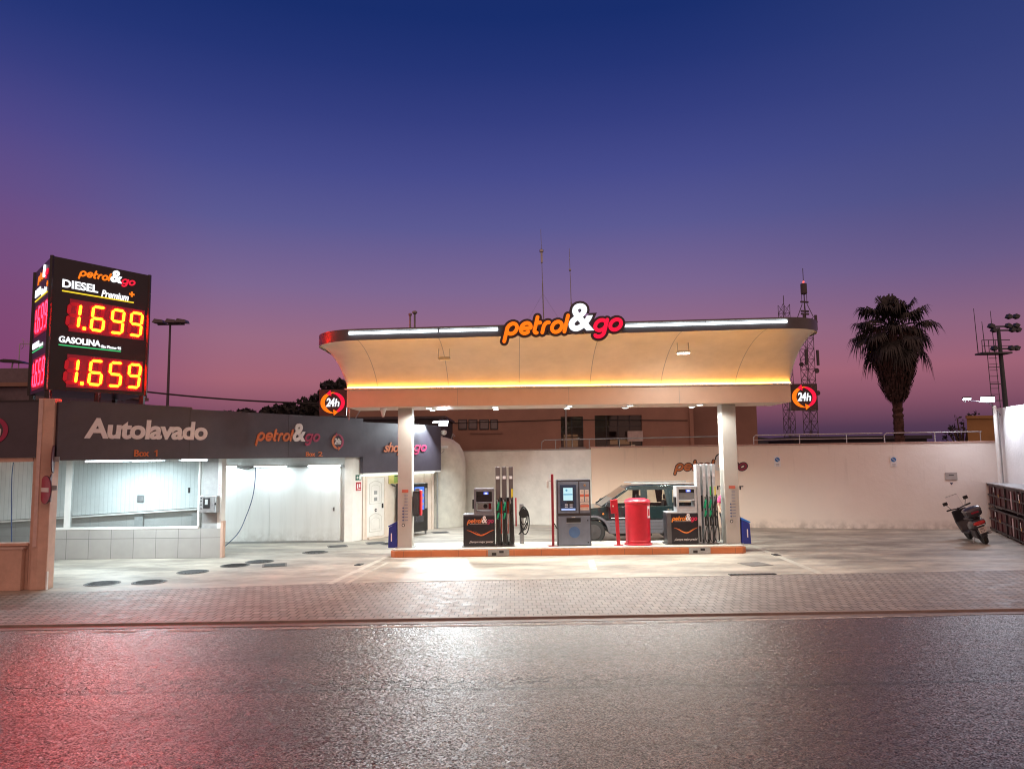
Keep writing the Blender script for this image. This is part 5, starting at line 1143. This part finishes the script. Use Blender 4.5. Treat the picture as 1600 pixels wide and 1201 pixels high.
# ------------------------------------------------------------------ crates
crm = mat('maroon_crate_slats', (.085, .022, .028), .6, nz=.25, ns=5); crf = mat('dark_crate_frame', (.035, .028, .034), .5, nz=.1); lid_ = mat('grey_crate_lid', (.34, .34, .35), .5, nz=.08)
fdir = Vector((-1.46, -3.47)).normalized(); fa = math.atan2(fdir.y, fdir.x)
cr0 = Vector((15.95, 24.75))
def sof_(px):    # distance along the crate front seen at image column px
    d = ray(px, 800); k = (cr0.x-cr0.y*d.x)/(fdir.y*d.x-fdir.x); return k
cuts = [sof_(1527), sof_(1554), sof_(1590), sof_(1590)+1.25]
rows_ = ('bottom', 'top'); cn_ = ('farthest', 'middle', 'nearest')
for ci in range(3):
    for ri in range(2):
        s0, s1 = cuts[ci], cuts[ci+1]; L = s1-s0-.015; Hh = .77
        p = cr0+fdir*s0; t_ = thing('storage_crate', '%s maroon crate of the %s stack beside the white side wall' % (rows_[ri], cn_[ci]), 'crate', (p.x, p.y, ri*.80), fa, 'maroon crates stacked by the side wall')
        # local x along the face, +y behind it is to the right wall (local -y faces left/forecourt)
        D = .72
        fr = MB()
        for x in (0, L/2-.02, L-.045):
            for y in (0, D-.045): fr.box(x, x+.045, y, y+.045, .0, Hh-.004)
        for z in (.045, .37, Hh-.065):
            for y in (.004, D-.04): fr.box(.046, L-.046, y, y+.035, z, z+.05)
        for x in (.004, L-.04):
            for z in (.045, .37, Hh-.065): fr.box(x, x+.035, .05, D-.05, z+.002, z+.048)
        fr.build('frame', crf, t_)
        bodyb = MB().box(.05, L-.05, .05, D-.05, .05, Hh-.07).build('body', crm, t_)
        for k in range(5):
            x = .08+(L-.2)*k/4.6; bx('slat', crm, t_, x, x+.10, .018, .046, .10, Hh-.12)
        if ri == 1: bx('lid', lid_, t_, -.02, L+.0, -.02, D+.02, Hh-.002, Hh+.025)
        if ci == 0 and ri == 1: bx('tag', whitep, t_, .12, .30, -.004, .002, .40, .68); bx('tag', whitep, t_, .36, .50, -.004, .002, .20, .68)
        elif ci == 1: bx('tag', whitep, t_, .08, .16, -.004, .002, .52, .68); bx('tag', mat('pink_tag', (.6, .42, .42), .6), t_, L*.76, L*.76+.16, -.004, .002, .12, .66)
        elif ci == 2: bx('tag', whitep, t_, .2, .3, -.004, .002, .45, .62)
        bx('orange_tag', mat('orange_tag', (.6, .35, .12), .6), t_, L*.22, L*.22+.09, -.004, .002, .38, .48)

# ------------------------------------------------------------------ background buildings
br = thing('brown_building', 'wide brown building with dark windows behind the station wall', 'building', (0, 40, 0), world=True)
brm = mat('brown_render', (.33, .20, .15), .85, nz=.15, ns=.4, bump=.3, bs=3); brd = mat('dark_brown_render', (.25, .15, .115), .85, nz=.12, ns=.5)
BXL, BXM, BXR = -9.0, 9.8, 13.45
mb = MB().box(BXL, 2.6, 40, 40.4, 0, 5.38)
wins = [(P(876, 651, 40), P(912, 698, 40)), (P(929, 649, 40), P(1004, 700, 40))]
MB_ = MB(); MB_.box(BXL, wins[0][0].x, 40, 40.4, 0, 5.38).box(wins[0][1].x, wins[1][0].x, 40, 40.4, 0, 5.38).box(wins[1][1].x, BXM, 40, 40.4, 0, 5.38)
for a, b_ in wins: MB_.box(a.x, b_.x, 40, 40.4, 0, b_.z).box(a.x, b_.x, 40, 40.4, a.z, 5.38)
MB_.build('wall', brm, br); bx('pilaster', brm, br, BXM-.2, BXM, 39.85, 39.995, 0, 5.38)
bx('wing_wall', brd, br, BXM+.005, BXR, 40.5, 48, 0, 5.38); bx('roof', greym, br, BXL, BXM, 40.4, 48, 5.2, 5.36)
bx('parapet', brm, br, BXL, BXR+.05, 39.9, 40.0, 5.10, 5.385) if False else None
wdm = mat('window_dark_glass', (.03, .028, .03), .08, nz=0, spec=.8); wfm = mat('dark_window_frame', (.04, .035, .035), .5)
litm = glow('room_light', (1.0, .8, .6), .55); litp = glow('room_panel', (.55, .30, .17), .55)
for k, (a, b_) in enumerate(wins):
    wf_ = MB(); nx = 2 if k == 0 else 4
    for i in range(nx+1): x = a.x+(b_.x-a.x)*i/nx; wf_.box(x-.03, x+.03, 40.12, 40.18, b_.z, a.z)
    for i in range(1, 3): z = b_.z+(a.z-b_.z)*i/3; wf_.box(a.x, b_.x, 40.121, 40.179, z-.02, z+.02)
    f_ = wf_.build('window', wfm, br); bx('pane', glass('room_glass', (.6, .55, .5), .3), f_, a.x, b_.x, 40.145, 40.15, b_.z, a.z)
    bx('room_back', brd, br, a.x-.5, b_.x+.5, 43, 43.05, 1.5, 5.0)
    if k == 0: bx('lit_panel', litp, br, a.x+.35, b_.x-.05, 42.9, 42.99, 3.1, 3.9)
    else:
        bx('lit_panel', litp, br, a.x+1.2, b_.x-.1, 42.9, 42.99, 3.3, 3.55)
        for xx, zz in ((1.5, 3.05), (2.3, 3.2), (1.0, 2.9), (2.0, 2.85)): bx('room_lamp', litm, br, a.x+xx, a.x+xx+.28, 42.5, 42.6, zz, zz+.05)
for x0, x1 in ((749, 764), (766, 778), (716, 730), (732, 746)):
    a, b_ = P(x0, 655, 40), P(x1, 671, 40); fz = bx('window', wfm, br, a.x, b_.x, 39.97, 39.998, b_.z, a.z); bx('pane', mat('dim_window_glass', (.16, .13, .13), .2, nz=0), fz, a.x+.05, b_.x-.05, 39.962, 39.969, b_.z+.06, a.z-.06)
bx('sill_band', brd, br, P(735, 675, 40).x, P(785, 675, 40).x, 39.96, 39.998, P(740, 678, 40).z, P(740, 675, 40).z)
for a, b_ in wins: bx('window_sill', greym, br, a.x-.1, b_.x+.1, 39.9, 39.997, b_.z-.08, b_.z)
MB().tube([(2.9, 39.93, 0), (2.9, 39.93, 5.3)], .05, 8).build('drainpipe', greym, br, True); MB().tube([(BXL, 39.96, 4.6), (-3, 39.96, 4.52), (2.85, 39.96, 4.62), (9.5, 39.96, 4.5)], .02, 5).build('cable', rubber, br, True)
bx('air_conditioner', mat('pale_box', (.5, .45, .42), .5), br, 6.2, 7.0, 39.6, 39.998, 3.4, 3.95)
yb = thing('yellow_building', 'small ochre building behind the wall next to the lamp pole', 'building', (25.6, 40, 0), world=True)
a, b_ = P(1510, 651, 40), P(1552, 690, 40)
MB().prism([(a.x, 40), (a.x+6, 40), (a.x+9, 44), (a.x*1.1+.3, 44)], 0, a.z).build('wall', mat('ochre_render', (.34, .20, .08), .85, nz=.1, ns=1), yb); bx('roof_edge', mat('ochre_render', (.34, .20, .08)), yb, a.x-.06, a.x+6, 39.9, 39.995, a.z-.1, a.z+.05)
a = P(1240, 684, 60); b_ = P(1448, 684, 60)
lo = thing('low_roof', 'long low dark roof just above the boundary wall behind the palm', 'building', (a.x, 60, 0)); MB().box(0, b_.x-a.x, 0, 6, 0, a.z-.2).build('wall', mat('dark_far_wall', (.05, .05, .06), .9), lo); MB().box(-.3, b_.x-a.x+.3, -.3, 6.3, a.z-.19, a.z+.1).build('roof', mat('dark_far_roof', (.06, .06, .08), .9), lo)
# house at the left
a, b_ = P(-60, 570, 30), P(74, 575, 30)
hs = thing('flat_roof_house', 'dark flat-roofed house at the left edge behind the price sign', 'house', (b_.x-5, 30, 0), world=True)
hm = mat('house_render', (.16, .13, .15), .9, nz=.15)
MB().box(b_.x-9, b_.x, 30, 38, 0, b_.z-.6).build('wall', hm, hs); MB().box(b_.x-9.1, b_.x+.1, 29.9, 38.1, b_.z-.59, b_.z).build('parapet', hm, hs); bx('ledge', brd, hs, b_.x-9.2, b_.x+.15, 29.8, 38.2, b_.z-.75, b_.z-.595)
bx('chimney', hm, hs, b_.x-2.6, b_.x-1.7, 28.8, 29.7, 0, P(0, 612, 29).z)
an = P(29, 575, 31); t_ = thing('tv_antenna', 'television antenna on the house roof left of the price sign', 'antenna', (an.x, 31, an.z)); H_ = P(29, 537, 31).z-an.z
MB().tube([(0, 0, -.1), (0, 0, H_)], .02, 6).build('mast', steel, t_, True); MB().tube([(0, 0, H_), (.55, 0, H_-.02)], .013, 6).build('boom', steel, t_, True)
for i in range(6): MB().tube([(.1+i*.08, -.02, H_-.12), (.1+i*.08, -.02, H_+.12)], .006, 4).build('element', steel, t_)
MB().tube([(.08, 0, H_-.22), (.16, 0, H_-.14), (.16, 0, H_+.14), (.08, 0, H_+.22)], .012, 4).build('reflector', steel, t_)
t_ = thing('roof_structure', 'low dark canopy frame and post on the left house roof', 'roof frame', (an.x-.55, 31, an.z)); MB().prism([(-.3, .28), (.1, .36), (.6, .32), (1.0, .18), (.6, .22), (.1, .26)], -.3, .3, 'y').build('cover', blackp, t_)
MB().tube([(.25, 0, 0), (.3, 0, .26)], .03, 6).build('post', steel, t_); MB().tube([(-.3, 0, 0), (-.3, 0, .3)], .02, 6).build('post', steel, t_)
# double-headed street lamp
dm_ = mat('dusky_pole', (.09, .07, .09), .6)
sl = P(266, 506, 36); gz = 0
t_ = thing('street_lamp', 'tall street lamp with three unlit heads on a cross bar behind the wash building', 'street lamp', (sl.x, 36, 0)); MB().tube([(0, 0, 0), (0, 0, sl.z)], .10, 8, .05).build('pole', dm_, t_, True); MB().box(-.62, .70, -.05, .05, sl.z-.06, sl.z).build('cross_bar', dm_, t_)
for x in (-.50, .12, .62): MB().prism([(x-.26, .02), (x+.30, .0), (x+.24, .14), (x-.14, .20)], -.35, .12, 'y').build('lamp_head', mat('lamp_head_grey', (.12, .10, .12), .4, metal=.3), t_)
for ch in t_.children:
    if ch.name.startswith('lamp_head'): ch.location.z = sl.z+.01
# overhead cable
a, b_ = P(229, 612, 30), P(545, 631, 30)
tag(MB().tube([tuple(a+(b_-a)*f-Vector((0, 0, .22*4*f*(1-f)*.5))) for f in [i/16 for i in range(17)]], .035, 5).build('overhead_cable', rubber, None, True), 'thick dark overhead cable crossing the sky behind the wash building', 'cable')
# thin antenna masts
def thin_mast(px, ytop, lb, Y, extras):
    tp = P(px, ytop, Y); t_ = thing('antenna_mast', lb, 'antenna mast', (tp.x+.02, Y, 0), 0, 'thin antenna masts above the canopy', rot=(0, R(-.9), 0)); h_ = tp.z
    MB().tube([(0, 0, 0), (0, 0, h_-3.5)], .04, 6).build('mast', greym, t_, True); MB().tube([(0, 0, h_-3.5), (0, 0, h_)], .026, 6, .015).build('tip', greym, t_, True)
    if extras: MB().lathe([(.05, h_-1.55), (.13, h_-1.5), (.13, h_-1.35), (.05, h_-1.3)], n=8).build('cage', steel, t_); MB().tube([(0, 0, h_-2.2), (0, 0, h_-1.4)], .07, 6).build('sleeve', steel, t_)
    else: MB().lathe([(.03, h_-1.5), (.08, h_-1.42), (.03, h_-1.3)], n=8).build('joint', steel, t_)
    for s_ in (-1, 1): MB().tube([(0, 0, h_-4.2), (s_*3.2, .5, h_-9.5)], .005, 4).build('guy_wire', steel, t_)
thin_mast(851, 358, 'left and taller of two thin antenna masts above the canopy sign', 46, True); thin_mast(895, 388, 'right and shorter of two thin antenna masts above the canopy sign', 46, False)
# lattice masts
lat = mat('mast_grey_metal', (.09, .08, .09), .6, metal=.3, nz=.1)
def lattice(name, lb, px, ytop, Y, w_, top, grp=None):
    tp = P(px, ytop, Y); x0 = P(px, 650, Y).x; h_ = tp.z; t_ = thing(name, lb, 'lattice mast', (x0, Y, 0), .3, grp)
    mb = MB(); n = int(h_/w_/1.1); cs = [(-w_/2, -w_/2), (w_/2, -w_/2), (w_/2, w_/2), (-w_/2, w_/2)]
    for x, y in cs: mb.tube([(x, y, 0), (x, y, h_)], .034, 4)
    for i in range(n):
        z = h_*i/n; z2 = h_*(i+1)/n
        for k in range(4):
            a, b_ = cs[k], cs[(k+1) % 4]; mb.tube([(a[0], a[1], z), (b_[0], b_[1], z2)], .019, 3); mb.tube([(b_[0], b_[1], z), (a[0], a[1], z2)], .019, 3); mb.tube([(a[0], a[1], z), (b_[0], b_[1], z)], .018, 3)
    mb.build('lattice', lat, t_); return t_, h_
t_, h_ = lattice('lattice_mast', 'tall lattice telecom mast with dishes right of the canopy', 1266, 497, 62, .80, True)
ht = P(1266, 437, 62).z; mb = MB()
for x, y in ((-.47, -.47), (.47, -.47), (.47, .47), (-.47, .47)): mb.tube([(x, y, h_), (x*.3, y*.3, h_+1.2)], .04, 4).tube([(x*.3, y*.3, h_+1.2), (x*.3, y*.3, ht-.9)], .03, 4)
mb.build('top_section', lat, t_); MB().lathe([(.1, ht-1.3), (.26, ht-1.2), (.26, ht-.35), (.1, ht-.3)], n=10).build('aerial_drum', lat, t_); MB().tube([(0, 0, ht-.4), (0, 0, ht+1.0)], .03, 5).build('tip', lat, t_)
MB().lathe([(.02, ht-.28), (.10, ht-.2), (.02, ht-.1)], n=8).build('warning_light', glow('red_warning_light', (1, .08, .06), 3), t_)
for z in (ht-2.8, ht-2.0, h_+.3): MB().box(-.38, .38, -.06, .06, z, z+.14).build('aerial_arm', lat, t_)
for x, z, r_ in ((.95, h_-.3, .26), (-.75, h_-1.5+1.2, .2), (.8, h_-4.5, .22), (.8, h_-6.4, .2), (-.75, h_-4, .18)):
    d_ = MB(); d_.lathe([(.04, .2), (r_, 0), (r_, -.08)], (x, -.1, z), 12, 'x' if abs(x) > .8 else 'y'); d_.build('dish', lat, t_, True); MB().tube([(0 if abs(x) < .5 else (.47 if x > 0 else -.47), 0, z), (x, -.1, z)], .03, 4).build('arm', lat, t_)
for x in (-.55, .62): 
    for z in (h_-.2, h_-3.2): MB().box(x-.1, x+.1, -.6, -.48, z-.9, z+.4).build('panel_aerial', lat, t_)
MB().tube([(-2.1, 0, h_-7.3), (-.4, 0, h_-7.3)], .03, 4).build('yagi_boom', lat, t_)
for i in range(5): MB().tube([(-2.0+i*.3, 0, h_-7.9), (-2.0+i*.3, 0, h_-6.7)], .018, 3).build('yagi_element', lat, t_)
t_, h_ = lattice('lattice_mast', 'slimmer lattice mast just left of the tall telecom mast', 1233, 476, 70, .75, False)
MB().tube([(0, 0, h_), (0, 0, h_+.9)], .04, 4).build('tip', lat, t_)
# sports floodlight mast
fp_ = P(1570, 512, 55); b0 = P(1571.5, 640, 55); t_ = thing('floodlight_mast', 'tall dark floodlight mast with ladder and platform behind the side wall', 'floodlight mast', (b0.x, 55, 0), 0, None); H_ = fp_.z
dm = mat('mast_dark_teal', (.05, .07, .08), .5, nz=.1)
MB().tube([(.15, 0, 0), (-.1, 0, H_)], .21, 10, .13).build('pole', dm, t_, True)
zp = P(1560, 551, 55).z; MB().box(-1.7, .5, -.5, .5, zp-.12, zp).build('platform', dm, t_); mb = MB()
for x in (-1.7, -1.2, -.7): mb.tube([(x, -.45, zp), (x, -.45, zp+.9)], .03, 4)
mb.tube([(-1.7, -.45, zp+.9), (.4, -.45, zp+.9)], .03, 4).tube([(-1.7, -.45, zp+.45), (.4, -.45, zp+.45)], .02, 4); mb.build('guard_rail', dm, t_)
for x, hh in ((-1.75, 3.4), (-1.2, 2.4), (-.5, 3.2)): MB().tube([(x, 0, zp), (x-.1, 0, zp+hh)], .035, 5, .02).build('whip_aerial', dm, t_)
for z, xs_ in ((zp+.3, (-.6, .7, 1.1)), (zp+2.0, (-.7, .6, 1.2)), (zp+2.7, (.7, 1.25)), (H_-.2, (-.5, .9, 1.3))):
    MB().box(min(xs_)-.1, max(xs_)+.1, -.06, .06, z-.05, z+.05).build('cross_arm', dm, t_)
    for x in xs_: MB().prism([(x-.20, z-.04), (x+.08, z-.16), (x+.22, z+.08), (x-.06, z+.22)], -.3, .1, 'y').build('flood_head', dm, t_)
mb = MB()
for x in (-1.15, -.55): mb.tube([(x+.15, -.2, 0), (x-.05, -.2, zp)], .03, 4)
mb.tube([(-.25, -.2, 0), (-.35, -.2, zp)], .02, 4)
for i in range(22): mb.box(-1.1, -.5, -.22, -.18, zp*i/22, zp*i/22+.04)
for i in range(8): mb.box(-1.15, -.3, -.23, -.19, zp*i/8+.1, zp*i/8+.16)
mb.build('ladder', dm, t_)

# ------------------------------------------------------------------ trees
def leafclump(mb, c, r_, n, s_, squash=1.0, sd=0):
    rnd = random.Random(sd)
    for _ in range(n):
        while True:
            v = Vector((rnd.uniform(-1, 1), rnd.uniform(-1, 1), rnd.uniform(-1, 1)))
            if v.length < 1: break
        v = v.normalized()*(v.length**.45)*r_*(.85+.3*rnd.random()); v.z *= squash; p = Vector(c)+v; a = Vector((rnd.gauss(0, 1), rnd.gauss(0, 1), rnd.gauss(0, 1))).normalized(); b_ = a.orthogonal().normalized(); k = s_*(.6+.8*rnd.random())
        mb.add([p-a*k, p+b_*k*.5, p+a*k, p-b_*k*.5], [(0, 1, 2, 3)])
def tree(name, lb, X, Y, base_z, clumps, s_, n, grp=None, trunk=(.25, .12)):
    t_ = thing(name, lb, 'tree', (X, Y, 0), 0, grp)
    mb = MB()
    zs = min(c[2] for c in clumps); mb.tube([(0, 0, 0), (.1, 0, zs*.5), (0, 0, zs)], trunk[0], 8, trunk[1])
    for i, c in enumerate(clumps): mb.tube([(0, 0, zs*.6), (c[0]*.5, c[1]*.5, (zs*.6+c[2])/2+.2), (c[0], c[1], c[2])], trunk[1]*.7, 5, .03)
    mb.build('trunk', bark, t_, True); mb = MB()
    for i, (x, y, z, r_) in enumerate(clumps): leafclump(mb, (x, y, z), r_, int(n*r_*r_), s_, .8, int(X*10)+i*7)
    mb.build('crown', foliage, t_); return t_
def at(px, py, Y): return P(px, py, Y)
Y_ = 55
def px_tree(lb, cx, Y, blobs, s_=.16, n=700, grp='dark trees behind the wash building', name='tree'):
    X0 = P(cx, 650, Y).x; cl = []
    rnd = random.Random(cx)
    for px, py, rp_ in blobs: p = P(px, py, Y); cl.append((p.x-X0, rnd.uniform(-1, 1), p.z, rp_*Y/1150))
    return tree(name, lb, X0, Y, 0, cl, s_, n, grp)
px_tree('leftmost small round dark treetop above the charcoal fascia', 378, 60, [(366, 650, 9), (378, 645, 10), (390, 649, 9), (398, 655, 7), (360, 656, 6)], .22, 420)
px_tree('wide low dark tree left of the tallest one', 430, 62, [(412, 650, 10), (425, 645, 11), (440, 643, 12), (455, 640, 13), (430, 655, 12), (448, 655, 13), (470, 648, 13), (480, 655, 12), (415, 658, 8)], .22, 420)
px_tree('tallest dark tree behind the left end of the canopy', 515, 50, [(478, 629, 8), (490, 622, 11), (503, 616, 12), (518, 606, 12), (528, 598, 9), (537, 606, 12), (485, 640, 15), (505, 640, 20), (528, 630, 20), (548, 640, 18), (550, 620, 14), (510, 655, 16), (540, 656, 18), (565, 650, 15)], .17, 620)
px_tree('small dark bush beside the ochre building', 1500, 45, [(1500, 660, 5), (1505, 652, 5), (1512, 648, 5), (1519, 645, 5), (1496, 668, 6), (1505, 668, 7), (1492, 676, 6), (1503, 680, 8), (1512, 672, 7), (1488, 684, 5)], .13, 260, None, 'bush')
a = P(565, 640, 34); t_ = thing('dark_outbuilding', 'dark low outbuilding seen below the left canopy end', 'building', (a.x, 34, 0)); MB().box(-1.5, 3.8, 0, 5, 0, P(600, 655, 34).z).build('wall', mat('outbuilding_dark', (.05, .045, .05), .8), t_); MB().box(-1.6, 3.9, -.1, 5.1, P(600, 655, 34).z+.001, P(600, 655, 34).z+.12).build('roof', mat('outbuilding_roof', (.07, .06, .07), .7), t_)
MB().tube([(-.4, -.2, 4.2), (.0, -.2, 4.9)], .03, 5).build('brace', steel, t_)
# palm
pb = P(1404, 660, 38); pt = thing('palm_tree', 'tall fan palm with a thick skirt of dead fronds behind the wall', 'palm tree', (pb.x, 38, 0))
ztop = P(1400, 462, 38).z; zsk = P(1400, 618, 38).z
mb = MB(); prof_ = []; n = 40
for i in range(n+1): z = zsk*1.05*i/n; prof_.append((.22+.02*math.sin(i*2.3)+(.04 if i % 2 else 0)+(.08 if i < 3 else 0), z))
mb.lathe(prof_, n=14); rnd = random.Random(3)
for i in range(160):
    a = rnd.uniform(0, 6.28); z = rnd.uniform(.5, zsk); r_ = .23; c_, s_ = math.cos(a), math.sin(a)
    mb.add([(c_*r_-s_*.06, s_*r_+c_*.06, z), (c_*r_+s_*.06, s_*r_-c_*.06, z), (c_*(r_+.09), s_*(r_+.09), z+.14)], [(0, 1, 2)])
palmbark = mat('palm_trunk', (.08, .042, .035), .9, nz=.35, ns=6, bump=.6, bs=15); mb.build('trunk', palmbark, pt)
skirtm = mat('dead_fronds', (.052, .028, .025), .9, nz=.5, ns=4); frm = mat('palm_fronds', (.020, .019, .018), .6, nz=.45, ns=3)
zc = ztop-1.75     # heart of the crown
mb = MB(); rnd = random.Random(11)
for i in range(1500):           # hanging dead leaves: long narrow blades
    f = rnd.random()**.8; z = zsk+.1+(zc-.1-zsk)*f; a = rnd.uniform(0, 6.283); rr = .36+.98*f**.9+rnd.uniform(-.1, .12); L = rnd.uniform(.6, 1.3)
    c_, s_ = math.cos(a), math.sin(a); w_ = rnd.uniform(.02, .05); tilt_ = rnd.uniform(-.12, .12); in_ = .28*L
    z2 = max(z-L, zsk-.25-rnd.random()*.3); mid = (z+z2)/2
    mb.add([(c_*(rr-.15)-s_*w_, s_*(rr-.15)+c_*w_, z), (c_*(rr-.15)+s_*w_, s_*(rr-.15)-c_*w_, z), (c_*(rr+.03)+s_*w_*1.4, s_*(rr+.03)-c_*w_*1.4, mid), (c_*(rr-in_)+s_*tilt_, s_*(rr-in_)-c_*tilt_, z2), (c_*(rr+.03)-s_*w_*1.4, s_*(rr+.03)+c_*w_*1.4, mid)], [(0, 1, 2, 4), (2, 3, 4)])
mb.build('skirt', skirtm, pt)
mb = MB()
def fan(az, el, L, fr, droop, seed):
    rnd = random.Random(seed); base = Vector((0, 0, zc)); d = Vector((math.cos(az)*math.cos(el), math.sin(az)*math.cos(el), math.sin(el)))
    side = Vector((-math.sin(az), math.cos(az), 0)); tip = base+d*L+Vector((0, 0, -droop*L*.35)); mb.tube([base, base+d*L*.5, tip], .035, 4, .018)
    dd = (tip-(base+d*L*.5)).normalized(); up_ = dd.cross(side).normalized()
    for k in range(26):
        t_ = (k/25-.5)*2; an = t_*1.9; v = (dd*math.cos(an)+side*math.sin(an)); l1 = fr*(1-.25*abs(t_))*rnd.uniform(.8, 1.1); w_ = .045
        m1 = tip+v*l1*.55+up_*rnd.uniform(-.05, .05); e_ = tip+v*l1*.82+Vector((0, 0, -l1*(.22+.35*rnd.random()*(1+droop)))); perp = (dd*-math.sin(an)+side*math.cos(an))
        mb.add([tip-perp*.01, tip+perp*.01, m1+perp*w_, e_, m1-perp*w_], [(0, 1, 2, 4), (2, 3, 4)])
rnd = random.Random(5)
for i in range(50):
    f = i/49; el = R(84-116*f+rnd.uniform(-6, 6)); az = i*2.399963; L = (.95 if f < .25 else 1.35)*rnd.uniform(.68, 1.22)+(.15 if .3 < f < .8 else 0)
    fan(az, el, L, rnd.uniform(.85, 1.15), max(0, f*1.1), i)
for az, el in ((0, 18), (3.14, 16), (.3, -8), (2.9, -5), (6.0, 42), (3.4, 38), (1.2, 80), (2.2, 74)): fan(az, R(el), 1.55, 1.05, .3, int(az*100))
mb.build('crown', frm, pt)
